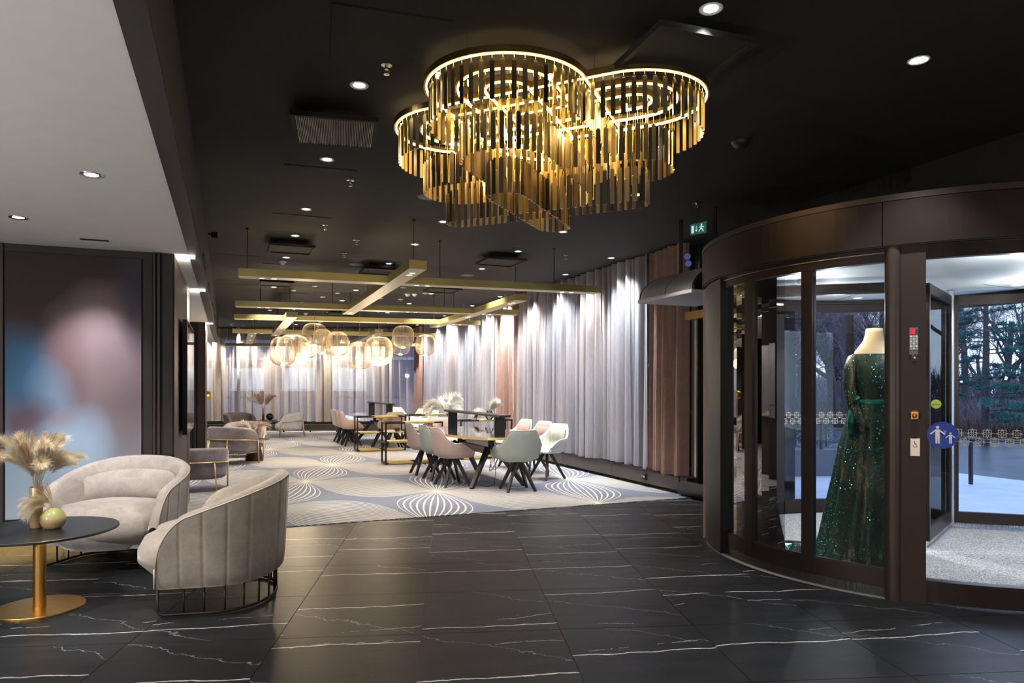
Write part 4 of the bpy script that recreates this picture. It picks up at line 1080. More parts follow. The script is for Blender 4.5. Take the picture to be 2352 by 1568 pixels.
m = MB(); m.lathe([(0, 0), (.05, 0), (.055, .07), (.05, .075), (.045, .07), (.04, .01), (0, .01)], n=20); o = m.obj('black_pot', M['black_satin'], None, True, label='small black pot on the middle shelf of the left unit', cat='pot'); o.location = FD(912, 15.4, .425)
m = MB(); m.box((0, 0, .012), (.22, .16, .024)); m.box((0.01, 0, .033), (.19, .14, .016)); o = m.obj('magazines', M['white_plastic'], None, label='white books lying on the middle shelf beside the black pot', cat='books'); o.location = FD(894, 15.3, .421); o.rotation_euler = (0, 0, .5)
# gold globe lamp glimpsed past the second dark wall
gl = empty('globe_lamp', (-6.55, 14.9, .008), 0, 'gold globe lamp half hidden behind the second dark wall', 'lamp')
m = MB(); m.lathe([(0, -.11)] + [(.11 * math.sin(PI * i / 14), -.11 * math.cos(PI * i / 14)) for i in range(1, 14)] + [(0, .11)], (0, 0, 1.20), 28); m.obj('globe', M['gold_matte'], gl, True)
m = MB(); m.tube([(0, 0, 0), (0, 0, 1.1)], .012, 8); m.lathe([(0, .02), (.13, .015), (.13, 0)], n=28); m.obj('stand', M['gold_matte'], gl)
# television seen edge on
tvr = empty('wall_screen', W(-.40, 8.35, 1.50), RB + PI / 2, 'flat dark-framed screen mounted edge-on on the first dark wall', 'television')
m = MB(); m.span((-.70, -.022, -.575), (.75, .02, .575)); m.obj('housing', M['black_satin'], tvr)
m = MB(); m.span((-.685, -.0245, -.56), (.735, -.0215, .56)); m.obj('glass_screen', simple('screen_mirror', (.55, .52, .50), .05, 1.0), tvr)
m = MB(); m.span((-.1, .02, -.15), (.25, .048, .15)); m.obj('wall_bracket', M['chrome'], tvr)
# ------------------------------------------------------------------ revolving door drum
DCX, DCY, DR = 3.53, 6.02, 1.80
def dang(px, far=False, R=DR):
    u = (px - CX) / FPX; a = 1 + u * u; b = -2 * (u * DCX + DCY); c = DCX ** 2 + DCY ** 2 - R * R
    d = math.sqrt(max(0, b * b - 4 * a * c)); Z = (-b + (d if far else -d)) / (2 * a)
    return math.atan2(Z - DCY, u * Z - DCX) % (2 * PI)
rd = empty('revolving_door', (DCX, DCY, 0), 0, 'large bronze revolving door drum with curved glass on the right', 'revolving door')
def arc(r0, r1, z0, z1, a0, a1, step=.04):
    n = max(2, int(abs(a1 - a0) / step)); m = MB(); rows = []
    for i in range(n + 1):
        a = a0 + (a1 - a0) * i / n; c, s = math.cos(a), math.sin(a)
        rows.append([(r0 * c, r0 * s, z0), (r1 * c, r1 * s, z0), (r1 * c, r1 * s, z1), (r0 * c, r0 * s, z1)])
    m.grid(rows, True); m.f.append((0, 1, 2, 3)); k = n * 4; m.f.append((k + 3, k + 2, k + 1, k)); return m
def arco(name, mat, par, *a, **kw): return arc(*a).obj(name, mat, par, **kw)
A_L, A_P0, A_P1, A_P2 = dang(1640), dang(2037), dang(2066), dang(2127)
A_END = math.radians(302)
seam = dang(2028)
for k in range(6):
    a0 = seam + k * PI / 3; arco('fascia_panel', M['bronze'], rd, 1.76, 1.82, 2.325, 2.612, a0 + .0015, a0 + PI / 3 - .0015)
arco('top_trim', M['bronze_light'], rd, 1.74, 1.822, 2.616, 2.655, 0, 2 * PI)
arco('fascia_backing', M['black_satin'], rd, 1.73, 1.765, 2.315, 2.62, 0, 2 * PI)
arco('fascia_lip', M['black_satin'], rd, 1.66, 1.80, 2.318, 2.326, 0, 2 * PI)
arco('header_bead', M['chrome'], rd, 1.765, 1.772, 2.285, 2.292, A_L, A_P0)
arco('header_ring', M['bronze'], rd, 1.70, 1.76, 2.23, 2.32, math.radians(30), math.radians(310))
arco('outer_header', M['bronze'], rd, 1.70, 1.76, 2.23, 2.32, math.radians(-50), math.radians(30))
m = MB(); m.lathe([(1.72, 2.655), (0, 2.655)], n=64); m.obj('roof', M['black_satin'], rd)
# floor ring, brush, sill
arco('floor_ring', M['floor_metal'] if 'floor_metal' in M else simple('floor_metal', (.52, .49, .46), .4, .7), rd, 1.725, 1.80, -.002, .006, dang(1621), A_P0 + .02)
arco('floor_ring_edge', M['black_metal'], rd, 1.80, 1.812, -.002, .008, dang(1621), A_END)
arco('sill_rail', M['bronze'], rd, 1.69, 1.75, .072, .188, A_L, A_P0)
arco('sill_rail', M['bronze'], rd, 1.69, 1.77, .02, .158, A_P2, A_END)
bm2 = arc(1.70, 1.735, .006, .07, A_L, A_P0); bm2.obj('floor_brush', M['black_satin'], rd)
# brush bristles as a fringe
m = MB(); rnd = random.Random(5)
for i in range(900):
    a = A_L + (A_P0 - A_L) * i / 900; r = 1.735 + rnd.uniform(0, .03); c, s = math.cos(a), math.sin(a); c2, s2 = math.cos(a + .002), math.sin(a + .002)
    m.add([(1.735 * c, 1.735 * s, .07), (1.735 * c2, 1.735 * s2, .07), (r * c2, r * s2, .007)], [(0, 1, 2)])
m.obj('bristles', M['black_satin'], rd, kind='stuff')
# posts
def post(name, r, a0, a1, z0=0, z1=2.31, mat='bronze', dep=.10):
    m = arc(r - dep, r, z0, z1, a0, a1, .01); return m.obj(name, M[mat], rd)
post('end_post', 1.79, dang(1652), math.radians(166), mat='end_black', dep=.16)
post('edge_strip', 1.812, math.radians(163.0), math.radians(165.3), mat='edge_pale', dep=.03) if 'edge_pale' in M else None
for a, b in ((1698, 1716), (1831, 1856)):
    post('mullion', 1.752, dang(a), dang(b), .075, 2.30, 'bronze', .06)
m = MB(); pa = (A_P0 + A_P1) / 2; m.lathe([(.056, .0), (.056, 2.33)], (1.755 * math.cos(pa), 1.755 * math.sin(pa), 0), 20); m.lathe([(0, 2.33), (.056, 2.33)], (1.755 * math.cos(pa), 1.755 * math.sin(pa), 0), 20)
m.obj('round_post_cover', M['bronze_light'], rd, True)
post('control_post', 1.79, A_P1, A_P2, 0, 2.33, 'brown_post', .22) if 'brown_post' in M else post('control_post', 1.79, A_P1, A_P2, 0, 2.33, 'bronze', .22)
# near glass
for a, b in ((1652, 1698), (1716, 1831), (1856, 2037)):
    arco('curved_glass', M['drum_glass'], rd, 1.718, 1.726, .18, 2.235, dang(a), dang(b))
arco('curved_glass', M['drum_glass'], rd, 1.735, 1.743, .15, 2.235, A_P2, A_END)
arco('glass_stop', M['black_metal'], rd, 1.715, 1.735, .186, .198, A_L, A_P0)
post('far_post', 1.78, math.radians(298), math.radians(304), mat='bronze', dep=.1)
# far side
FA = lambda px: dang(px, True)
arco('solid_panel', M['dark_panel'], rd, 1.71, 1.77, 0, 2.2, FA(1789), FA(1726))
arco('sill_rail', M['bronze'], rd, 1.70, 1.76, .0, .16, FA(1950), FA(1789))
arco('sill_rail', M['bronze'], rd, 1.70, 1.76, .0, .16, FA(1726), math.radians(160))
arco('curved_glass', M['drum_glass'], rd, 1.722, 1.728, .16, 2.2, FA(1940), FA(1789))
arco('curved_glass', M['drum_glass'], rd, 1.722, 1.728, .16, 2.2, FA(1726), math.radians(160))
arco('mullion', M['bronze'], rd, 1.70, 1.76, 0, 2.2, FA(1954), FA(1938))
arco('mullion', M['bronze'], rd, 1.68, 1.78, 0, 2.2, math.radians(-52), math.radians(-47))
arco('curved_glass', M['drum_glass'], rd, 1.722, 1.728, .1, 2.2, math.radians(-47), math.radians(8))
# inside: mat, ceiling
m = MB(); m.lathe([(0, .014), (1.685, .014), (1.69, .002)], n=96); m.obj('entrance_mat', M['mat'], rd)
m = MB(); m.lathe([(1.70, 2.36), (1.00, 2.36), (.995, 2.366), (.985, 2.366), (.98, 2.36), (.0, 2.36)], n=96); cl = m.obj('drum_ceiling', M['drum_white'] if 'drum_white' in M else simple('drum_white', (.80, .84, .84), .6), rd)
for k in range(6):
    a = .5 + k * PI / 3; m = MB(); m.box((1.34 * math.cos(a), 1.34 * math.sin(a), 2.3585), (.70, .006, .003), a); m.obj('ceiling_seam', M['speaker'], cl)
for (x, y, hh) in ((1759, 657, 2.35), (1812, 679, 2.35), (1970, 684, 2.35), (2335, 574, 2.35), (2336, 655, 2.35)):
    c = FP(x, y, 2.357); l = empty('drum_downlight', (c.x - DCX, c.y - DCY, 2.357), 0); l.parent = rd
    link('ring', DL_RING, l); q = link('lens', DL_LENS, l)
for x, y, e in ((2.5, 5.95, 60), (3.2, 6.9, 60), (4.6, 6.2, 60), (3.6, 4.9, 60)):
    spot('drum_lamp', (x, y, 2.34), (x, y, 0), e, 120, .5, (.93, .97, 1.0))
    l = bpy.data.lights.new('drum_ceiling_fill', 'POINT'); l.energy = 5; l.color = (.93, .97, 1.0); l.shadow_soft_size = .012  # added point light in mid-air, brightening the drum ceiling
    o = bpy.data.objects.new('drum_ceiling_fill', l); COL.objects.link(o); o.location = (x, y, 2.05)
spot('showcase_lamp', (2.45, 5.2, 2.33), (2.85, 5.5, .9), 16, 70, .6, (1, .88, .70))
# showcase floor and partitions
AP = Vector((3.45, 5.88))
pts = [AP] + [Vector((DCX + 1.68 * math.cos(a), DCY + 1.68 * math.sin(a))) for a in [math.radians(170) + (A_P1 - math.radians(170)) * i / 20 for i in range(21)]]
m = MB(); m.prism([(p.x - DCX, p.y - DCY) for p in pts], .014, .022); m.obj('showcase_floor', M['white_floor'] if 'white_floor' in M else simple('white_floor', (.82, .84, .82), .45), rd)
def leaf(a, b, name, low=.175, top=2.30, stile=.05, gl=True, z0=.07, depth=.05):
    a, b = Vector(a), Vector(b); d = b - a; L = d.length; rz = math.atan2(d.y, d.x)
    r = empty(name, (a.x - DCX, a.y - DCY, 0), rz); r.parent = rd
    m = MB(); m.span((0, -depth / 2, z0), (L, depth / 2, low)); m.span((0, -depth / 2, top - .09), (L, depth / 2, top)); m.span((0, -depth / 2, z0), (stile, depth / 2, top)); m.span((L - stile, -depth / 2, z0), (L, depth / 2, top)); m.obj('leaf_frame', M['bronze'], r)
    if gl:
        m = MB(); m.span((stile, -.004, low), (L - stile, .004, top - .09)); m.obj('leaf_glass', M['drum_glass'], r)
    m = MB()
    for k in range(int(L / .006)):
        x = k * .006; m.add([(x, -.018, z0), (x + .005, -.018, z0), (x + random.uniform(-.006, .012), random.uniform(-.05, -.02), .017)], [(0, 1, 2)]); m.add([(x, .018, z0), (x + .005, .018, z0), (x + .002, .02, .017)], [(0, 1, 2)])
    m.obj('leaf_brush', M['speaker'], r, kind='stuff')
    return r
leaf((3.58, 6.02), (4.33, 6.90), 'door_leaf'); leaf((4.36, 6.90), (5.24, 6.58), 'door_leaf')
leaf((2.13, 6.29), (3.40, 5.95), 'showcase_partition', low=.034, z0=.022, stile=.045, gl=False); leaf((2.74, 4.86), (3.42, 5.83), 'showcase_partition', low=.034, z0=.022, stile=.045)
hub = MB(); hub.lathe([(.035, .02), (.035, 2.35)], (4.345 - DCX, 6.90 - DCY, 0), 16); hub.obj('pivot', M['chrome'], rd, True)

# ---- things on the curved glass: pattern bands and stickers (thin film on the glass itself)
M['film'] = simple('frosted_film', (.62, .56, .40), .6)
M['blue_sticker'] = simple('blue_sticker', (.012, .045, .36), .4); M['white_ink'] = simple('white_ink', (.85, .85, .85), .6)
M['lime_sticker'] = simple('lime_sticker', (.55, .70, .06), .4); M['red'] = simple('red_plastic', (.75, .02, .015), .35); M['yellow'] = simple('yellow_plastic', (.85, .52, .01), .4)
M['panel_grey'] = simple('panel_grey', (.16, .13, .12), .5, .3); M['red_led'] = emit('red_led', (1, .0, .03), .9); M['steel'] = simple('brushed_steel', (.62, .52, .42), .38, .8)
M['ink'] = simple('dark_ink', (.03, .05, .06), .6)
def on_cyl(polys, R, amid, zmid, name, mat, parent=None, out=0.0, flip=1, **kw):
    """flat polygons (s, t) in metres wrapped on the drum cylinder"""
    m = MB(); par = parent or rd
    for poly in polys:
        vs = []
        for s, t in poly:
            a = amid + flip * s / R; vs.append(((R + out) * math.cos(a), (R + out) * math.sin(a), zmid + t))
        m.add(vs, [tuple(range(len(vs)))])
    o = m.obj(name, mat, par)
    return tag(o, **kw) if kw else o
def stroke(pts, w):
    out = []
    for a, b in zip(pts, pts[1:]):
        dx, dy = b[0] - a[0], b[1] - a[1]; L = math.hypot(dx, dy) or 1; nx, ny = -dy / L * w / 2, dx / L * w / 2
        out.append([(a[0] + nx, a[1] + ny), (b[0] + nx, b[1] + ny), (b[0] - nx, b[1] - ny), (a[0] - nx, a[1] - ny)])
    return out
def circ(cx, cy, r, n=20, ry=None): return [(cx + r * math.cos(2 * PI * k / n), cy + (ry or r) * math.sin(2 * PI * k / n)) for k in range(n)]
def star_unit(cx, cy, s):
    o = []
    o += stroke([(cx + s * .5 * c, cy + s * .5 * d) for c, d in ((0, 1), (.25, .25), (1, 0), (.25, -.25), (0, -1), (-.25, -.25), (-1, 0), (-.25, .25), (0, 1))], .0028)
    o += stroke([(cx + s * .36 * c, cy + s * .36 * d) for c, d in ((1, 1), (1, -1), (-1, -1), (-1, 1), (1, 1))], .0028)
    q = circ(cx, cy, s * .10, 8); o += stroke(q + [q[0]], .0022)
    return o
def pattern(R, amid, zmid, n, s, parent=None, out=.004):
    polys = []
    for row in (0, 1):
        for k in range(n):
            cx = (k - n / 2 + row * .5) * s * 1.33; polys += star_unit(cx, (row - .5) * s * .9, s)
            polys += stroke([(cx + s * .5, (row - .5) * s * .9), (cx + s * .83, (row - .5) * s * .9)], .002)
    return on_cyl(polys, R, amid, zmid, 'pattern_band', M['film'], parent, out, kind='stuff')
pattern(1.743, dang(2310), 1.083, 9, .060, out=.003)
pattern(1.72, FA(1868), 1.06, 10, .075, out=-.004)
aS = dang(2165, R=1.743); zS = 1.094
on_cyl([circ(0, 0, .086, 40)], 1.743, aS, zS, 'blue_sticker', M['blue_sticker'], out=.006)
def person_fig(cx, cy, h, raise_l=False):
    o = [circ(cx, cy + h * .42, h * .085, 16)]
    o.append([(cx - h * .10, cy + h * .31), (cx + h * .10, cy + h * .31), (cx + h * .115, cy - h * .05), (cx + h * .10, cy - h * .5), (cx + h * .015, cy - h * .5), (cx + .0, cy - h * .08), (cx - h * .015, cy - h * .5), (cx - h * .10, cy - h * .5), (cx - h * .115, cy - h * .05)])
    for sg in (-1, 1): o += stroke([(cx + sg * h * .07, cy + h * .28), (cx + sg * h * .36, cy + h * .02)], h * .075)
    return o
on_cyl(person_fig(-.028, .002, .112) + person_fig(.042, -.018, .072) + stroke([(.004, .028), (.010, .020), (.004, .012)], .002) + stroke([(.010, .030), (.018, .022), (.012, .014)], .002), 1.743, aS, zS, 'sticker_figures', M['white_ink'], out=.009)
aG = dang(2150, R=1.743); zG = 1.4 - 39 / 1600 * 4.43
on_cyl([circ(0, 0, .029, 28)], 1.743, aG, zG, 'lime_sticker', M['lime_sticker'], out=.004)
def text(body, size, mat, loc, rot, parent=None, name='lettering'):
    c = bpy.data.curves.new(name, 'FONT'); c.body = body; c.size = size; c.align_x = 'CENTER'; c.align_y = 'CENTER'; c.extrude = .0004; c.resolution_u = 2; c.materials.append(mat)
    o = bpy.data.objects.new(name, c); COL.objects.link(o); o.location = loc; o.rotation_euler = rot
    if parent: o.parent = parent
    dg = bpy.context.evaluated_depsgraph_get(); me = bpy.data.meshes.new_from_object(o.evaluated_get(dg)); me.name = name
    n = link(name, me, parent, loc, rot); bpy.data.objects.remove(o); return n
def cyl_pt(R, a, z): return (R * math.cos(a), R * math.sin(a), z)
text('green', .020, M['ink'], cyl_pt(1.751, aG, zG), (PI / 2, 0, aG + PI / 2), rd)
# ---- control post fittings; frame of the post front: x along the face, y out of it
aC = (A_P1 + A_P2) / 2
def fit(name, z, label=None, cat=None, px=None):
    a = dang(px, R=1.79) if px else aC
    r = empty(name, (DCX + 1.79 * math.cos(a), DCY + 1.79 * math.sin(a), z), a + PI / 2, label, cat); return r
zf = lambda y, Z=4.48: CAMH + (HY - y) / FPX * Z
k = fit('control_panel', zf(783), 'narrow door control panel with red display and keypad on the bronze post', 'control panel', 2099)
m = MB(); m.box((0, -.004, 0), (.052, .012, .175)); m.obj('plate', M['panel_grey'], k, bevel=.002)
m = MB(); m.box((-.008, -.0115, .062), (.026, .004, .030)); m.obj('display', M['red_led'], k)
m = MB(); m.box((.016, -.0115, .062), (.014, .003, .034)); m.obj('display_bezel', M['ink'], k)
for i in range(6):
    for j in range(3):
        m = MB(); m.box(((j - 1) * .0155, -.0115, .030 - i * .0155), (.0115, .004, .0115)); m.obj('key', M['white_ink'], k)
        m = MB(); m.box(((j - 1) * .0155, -.0138, .030 - i * .0155), (.0055, .001, .0055)); m.obj('key_mark', M['ink'], k) if (i + j) % 2 else None
k = fit('key_switch', zf(820), 'small key switch marked 0 and 1 under the keypad', 'switch', 2101)
m = MB(); m.box((0, -.002, -.001), (.034, .006, .040)); m.obj('plate', M['black_satin'], k)
m = MB(); m.lathe([(0, .010), (.008, .010), (.010, .006), (.010, 0)], n=16); o = m.obj('lock', M['chrome'], k, True); o.rotation_euler = (PI / 2, 0, 0); o.location = (0, -.004, -.006)
text('0', .014, M['white_ink'], (-.010, -.0055, .012), (PI / 2, 0, 0), k); text('1', .014, M['white_ink'], (.011, -.0055, .012), (PI / 2, 0, 0), k)
k = fit('emergency_button', zf(954), 'yellow emergency stop with a red push button on the bronze post', 'button', 2101)
m = MB(); m.lathe([(0, .006), (.030, .006), (.033, 0)], n=28); o = m.obj('mount', M['black_satin'], k, True); o.rotation_euler = (PI / 2, 0, 0)
m = MB(); m.box((0, -.014, 0), (.042, .022, .048)); m.obj('housing', M['yellow'], k, bevel=.003)
m = MB(); m.lathe([(0, .024), (.010, .022), (.015, .014), (.015, 0)], n=24); o = m.obj('push_button', M['red'], k, True); o.rotation_euler = (PI / 2, 0, 0); o.location = (0, -.025, 0)
m = MB(); m.lathe([(0, .001), (.004, .001)], n=12); o = m.obj('button_dot', M['white_ink'], k); o.rotation_euler = (PI / 2, 0, 0); o.location = (0, -.0495, 0)
k = fit('disabled_access_button', zf(1027), 'steel plate push button with a wheelchair symbol on the bronze post', 'button', 2102)
m = MB(); m.box((0, -.004, 0), (.056, .010, .118)); m.obj('plate', M['steel'], k, bevel=.003)
def flat(polys, y, name, mat, par):
    m = MB()
    for p in polys: m.add([(s, y, t) for s, t in p], [tuple(range(len(p)))])
    return m.obj(name, mat, par)
arcp = [(-.001 + .011 * math.cos(a), .011 + .011 * math.sin(a)) for a in [2.6 + i * .38 for i in range(11)]]
flat([circ(-.004, .035, .0035, 12)] + stroke([(-.004, .030), (-.003, .018), (.008, .018), (.012, .007), (.017, .008)], .0026) + stroke([(-.004, .025), (.006, .024)], .0022) + stroke(arcp, .0026), -.0095, 'wheelchair_symbol', M['ink'], k)

# ------------------------------------------------------------------ mannequin in a green sequined gown
def gown_material():
    t = NT('sequined_gown'); co = t.coord()
    n = t.noise(t.mapping(co, (9, 9, 2.2)), 1.0, 5, .7, 1.5)
    base = t.ramp(n, [(.42, (.002, .014, .009)), (.55, (.004, .034, .022)), (.59, (.06, .052, .022)), (.66, (.17, .135, .06))])
    v = t.n('TexVoronoi'); v.inputs['Scale'].default_value = 95; t.l(co, v.inputs['Vector'])
    s = t.n('SeparateColor'); t.l(v.outputs['Color'], s.inputs[0])
    m = t.math('MULTIPLY', t.math('GREATER_THAN', s.outputs[0], .64), t.math('LESS_THAN', v.outputs['Distance'], .38))
    m2 = t.math('MULTIPLY', t.math('GREATER_THAN', s.outputs[1], .86), m)
    c = t.mix(m, base, (.05, .50, .34)); c = t.mix(m2, c, (.75, 1, .92))  # sequins; their sparkle is partly put into the brighter colours
    t.P(c, t.math('SUBTRACT', .62, t.math('MULTIPLY', m, .42)), m)
    nm = t.n('VectorMath', operation='SUBTRACT'); t.l(v.outputs['Color'], nm.inputs[0]); nm.inputs[1].default_value = (.5, .5, .5)
    sc = t.n('VectorMath', operation='SCALE'); t.l(nm.outputs[0], sc.inputs[0]); t.l(t.math('MULTIPLY', m, 1.3), sc.inputs['Scale'])
    g = t.n('NewGeometry'); ad = t.n('VectorMath', operation='ADD'); t.l(g.outputs['Normal'], ad.inputs[0]); t.l(sc.outputs[0], ad.inputs[1])
    no = t.n('VectorMath', operation='NORMALIZE'); t.l(ad.outputs[0], no.inputs[0]); t.l(no.outputs[0], t.b.inputs['Normal'])
    return t.m
M['gown'] = gown_material(); M['skin_form'] = simple('mannequin_cream', (.72, .55, .36), .5)
M['teal_satin'] = simple('teal_satin', (.01, .16, .11), .3, nscale=30, amt=.3)
mq = empty('mannequin', (2.80, 5.40, .022), 0, 'headless cream dress form in a long green sequined gown inside the glass drum', 'mannequin')
def sect(z, rx, ry, cx=0, cy=0, folds=0, fa=0, n=96, ph=0, e=1.0):
    row = []
    for i in range(n):
        a = 2 * PI * i / n; k = 1 + (fa * (math.sin(folds * a + ph + math.sin(a * 3) * 1.2) + .5 * math.sin(folds * 1.7 * a + ph * 2)) if folds else 0)
        row.append((cx + rx * k * math.cos(a), cy + ry * k * math.sin(a), z))
    return row
R_ = MB(); rows = []
for z, rx, ry, cx, fa in ((.0, .38, .36, -.10, .10), (.015, .375, .355, -.10, .10), (.08, .335, .32, -.085, .085), (.22, .31, .29, -.065, .075), (.45, .285, .265, -.045, .065), (.70, .26, .24, -.02, .055), (.92, .245, .205, 0, .035), (1.08, .205, .165, .0, .02), (1.20, .165, .13, .0, .01), (1.27, .140, .112, .0, .008)):
    rows.append(sect(z, rx, ry, cx, 0, 13, fa, ph=z * 1.2))
R_.grid(rows, True); R_.obj('skirt', M['gown'], mq, True)
R_ = MB(); rows = []
for z, rx, ry, fa in ((1.24, .142, .112, .01), (1.32, .150, .118, .01), (1.40, .168, .130, .01), (1.50, .180, .125, .005), (1.57, .180, .105, 0), (1.615, .170, .088, 0), (1.635, .158, .082, 0)):
    rows.append(sect(z, rx, ry, 0, 0, 9, fa))
R_.grid(rows, True); R_.obj('bodice', M['gown'], mq, True)
R_ = MB(); R_.grid([sect(z, rx, ry, cx) for z, rx, ry, cx in ((1.60, .158, .078, 0), (1.655, .140, .068, 0), (1.695, .108, .060, .0), (1.74, .076, .056, .004), (1.80, .064, .057, .008), (1.832, .062, .056, .010), (1.838, .002, .002, .010))], True); R_.obj('neck_form', M['skin_form'], mq, True)
for sx, pts in ((-1, [(-.10, 0, 1.625), (-.15, 0, 1.59), (-.185, -.01, 1.50), (-.195, -.03, 1.36), (-.185, -.07, 1.22), (-.16, -.11, 1.12), (-.13, -.13, 1.05)]), (1, [(.10, 0, 1.625), (.15, 0, 1.59), (.185, -.01, 1.50), (.195, -.03, 1.36), (.185, -.07, 1.22), (.16, -.11, 1.12), (.13, -.13, 1.05)])):
    m = MB(); m.tube(pts, [.03, .052, .052, .045, .040, .036, .030], 14); m.obj('sleeve', M['gown'], mq, True)
m = MB(); m.tube([(-.15, -.05, 1.26), (-.19, -.07, 1.22), (-.205, -.08, 1.12), (-.21, -.08, 1.02)], [.02, .03, .034, .022], 8); m.tube([(-.15, -.06, 1.26), (-.165, -.09, 1.30), (-.19, -.10, 1.27), (-.15, -.06, 1.25)], .016, 8)
rows = [[(rr * math.cos(a), rr * .8 * math.sin(a), z) for a in [2 * PI * k / 40 for k in range(40)]] for rr, z in ((.146, 1.235), (.152, 1.25), (.150, 1.275), (.145, 1.285))]
m.grid(rows, True); m.obj('sash', M['teal_satin'], mq, True)
m = MB(); m.box((.075, -.135, 1.27), (.022, .004, .05)); m.obj('price_tag', M['white_ink'], mq)
# train on the floor
rnd = random.Random(3)
def train(x0, y0, x1, y1, w0, w1, hgt, seed, nu=46, nv=26):
    rows = []; a = Vector((x0, y0)); b = Vector((x1, y1)); d = b - a; n = Vector((-d.y, d.x)).normalized()
    for i in range(nu + 1):
        t = i / nu; c = a + d * t; w_ = w0 + (w1 - w0) * t; r = []
        for j in range(nv + 1):
            s = (j / nv - .5) * 2; env = max(0, 1 - abs(s) ** 3) * min(1, (1 - t) * 6)
            hz = .006 + hgt * (1 - .6 * t) * env * (.5 + .5 * math.sin(s * 7 + t * 9 + seed) * math.cos(t * 13 - s * 4 + seed * 2)) + .012 * env * math.sin(s * 23 + t * 31)
            p = c + n * s * w_ * (1 + .12 * math.sin(t * 11 + seed)) + d * .05 * math.sin(s * 5 + seed); r.append((p.x - 2.80, p.y - 5.40, hz))
        rows.append(r)
    m = MB(); m.grid(rows); return m
train(2.62, 5.18, 2.27, 5.80, .20, .13, .21, 1.0).obj('train', M['gown'], mq, True)
train(2.62, 5.55, 2.25, 5.98, .13, .09, .10, 2.2).obj('train', M['teal_satin'], mq, True)
train(2.75, 5.12, 2.55, 5.02, .20, .10, .08, 3.2).obj('train', M['gown'], mq, True)
def leafy(loc, rz, label, s=1.0):
    m = MB(); rows = []
    for i in range(9):
        t = i / 8; wd = .035 * math.sin(PI * t) ** .8 * s; rows.append([(x * wd, (t - .5) * .11 * s, .004 + .022 * abs(x) + .010 * math.sin(t * 6)) for x in (-1, -.5, 0, .5, 1)])
    m.grid(rows); o = m.obj('dry_leaf', M['leaf_brown'], None, True, label=label, cat='leaf'); o.location = loc; o.rotation_euler = (0, 0, rz)
M['leaf_brown'] = simple('leaf_brown', (.34, .16, .07), .7, nscale=30)
leafy((2.665, 4.965, .03), 1.2, 'curled brown leaf lying at the hem of the green gown'); leafy((2.56, 5.06, .03), .3, 'pale dry leaf left of the brown one at the gown hem', .8)

# ------------------------------------------------------------------ air curtain unit, exit sign, pipes, wall bits beside the drum
ac = empty('air_curtain', W(4.31, 5.80, 2.35), RB, 'grey air curtain unit with a curved slatted grille between drapes and revolving door', 'air curtain')
prof = []                                  # (p offset, z) of the curved front, bottom to top
for i in range(23):
    t = i / 22; prof.append((.03 + .30 * (t ** 2.2) * .9, .045 + .265 * t))
m = MB()
for i in range(len(prof) - 1):
    (x, z), (x2, z2) = prof[i], prof[i + 1]; m.add([(x, 0.02, z), (x, .98, z), (x + (x2 - x) * .5, .98, z + (z2 - z) * .5), (x + (x2 - x) * .5, .02, z + (z2 - z) * .5), (x + .02, .02, z + .002), (x + .02, .98, z + .002)], [(0, 1, 2, 3), (0, 4, 5, 1)])
m.obj('grille_slats', M['slat_grey'] if 'slat_grey' in M else simple('slat_grey', (.85, .82, .84), .4, .3), ac, kind='stuff')
for y in (0.0, .49, .97):
    m = MB(); pl = [(p[0] - .004, p[1]) for p in prof] + [(prof[-1][0] + .03, prof[-1][1]), (prof[0][0] + .03, prof[0][1])]; n = len(pl)
    m.add([(a, y, b) for a, b in pl] + [(a, y + .03 * (1 if y != .49 else .3), b) for a, b in pl], [(i, (i + 1) % n, n + (i + 1) % n, n + i) for i in range(n)]); m.obj('grille_rib', M['black_satin'], ac)
m = MB(); pl = [(.06, .045)] + [(a + .03, b) for a, b in prof[2:]] + [(.80, .31), (.80, .045)]; n = len(pl)
m.add([(a, .02, b) for a, b in pl] + [(a, .98, b) for a, b in pl], [tuple(range(n)), tuple(reversed(range(n, 2 * n)))] + [(i, n + i, n + (i + 1) % n, (i + 1) % n) for i in range(n)]); m.obj('body', M['black_satin'], ac)
m = MB(); m.span((.0, 0, .0), (.80, 1.0, .04)); m.obj('bottom_tray', simple('tray_grey', (.62, .62, .68), .5), ac, bevel=.008)
for x, y in ((.45, .2), (.45, .8)):
    m = MB(); m.tube([(x, y, .3), (x, y, CEIL - 2.35)], .02, 6); m.obj('hanger', M['black_metal'], ac)
M['pipe'] = simple('black_pipe', (.012, .012, .014), .35)
pp = empty('pipework', W(5.05, 6.45, 2.70), RB, 'black bent pipes with two small blue gauges above the air curtain', 'pipes')
m = MB(); m.tube([(.0, 0.2, -.08), (.0, .2, .18), (.03, .2, .26), (.10, .2, .30), (.40, .2, .30)], .045, 10); m.tube([(.12, .05, -.05), (.13, .05, .06), (.18, .05, .12), (.40, .05, .14)], .04, 10); m.obj('pipe', M['pipe'], pp, True)
M['gauge'] = emit('gauge_face', (.25, .35, 1), .08)
for k, (px, py) in enumerate(((1579, 589), (1581, 605))):
    c = FD(px, 7.55, zf(py, 7.55)); m = MB(); m.lathe([(0, .008), (.030, .008), (.034, .004), (.034, 0)], n=20); o = m.obj('gauge', M['gauge'], pp, True)
    o.parent = None; o.location = c; o.rotation_euler = (PI / 2, 0, -.2); o.parent = pp; o.matrix_parent_inverse = Matrix.LocRotScale(pp.location, pp.rotation_euler, None).inverted()
M['exit_green'] = emit('exit_green', (.01, .075, .055), .5); M['exit_white'] = emit('exit_white', (.8, 1, .95), .30)
c = FD(1604.5, 7.2, zf(525, 7.2)); ex = empty('exit_sign', c, RB + PI / 2 + .35, 'small green running-man exit sign with a down arrow by the curtain end', 'sign')
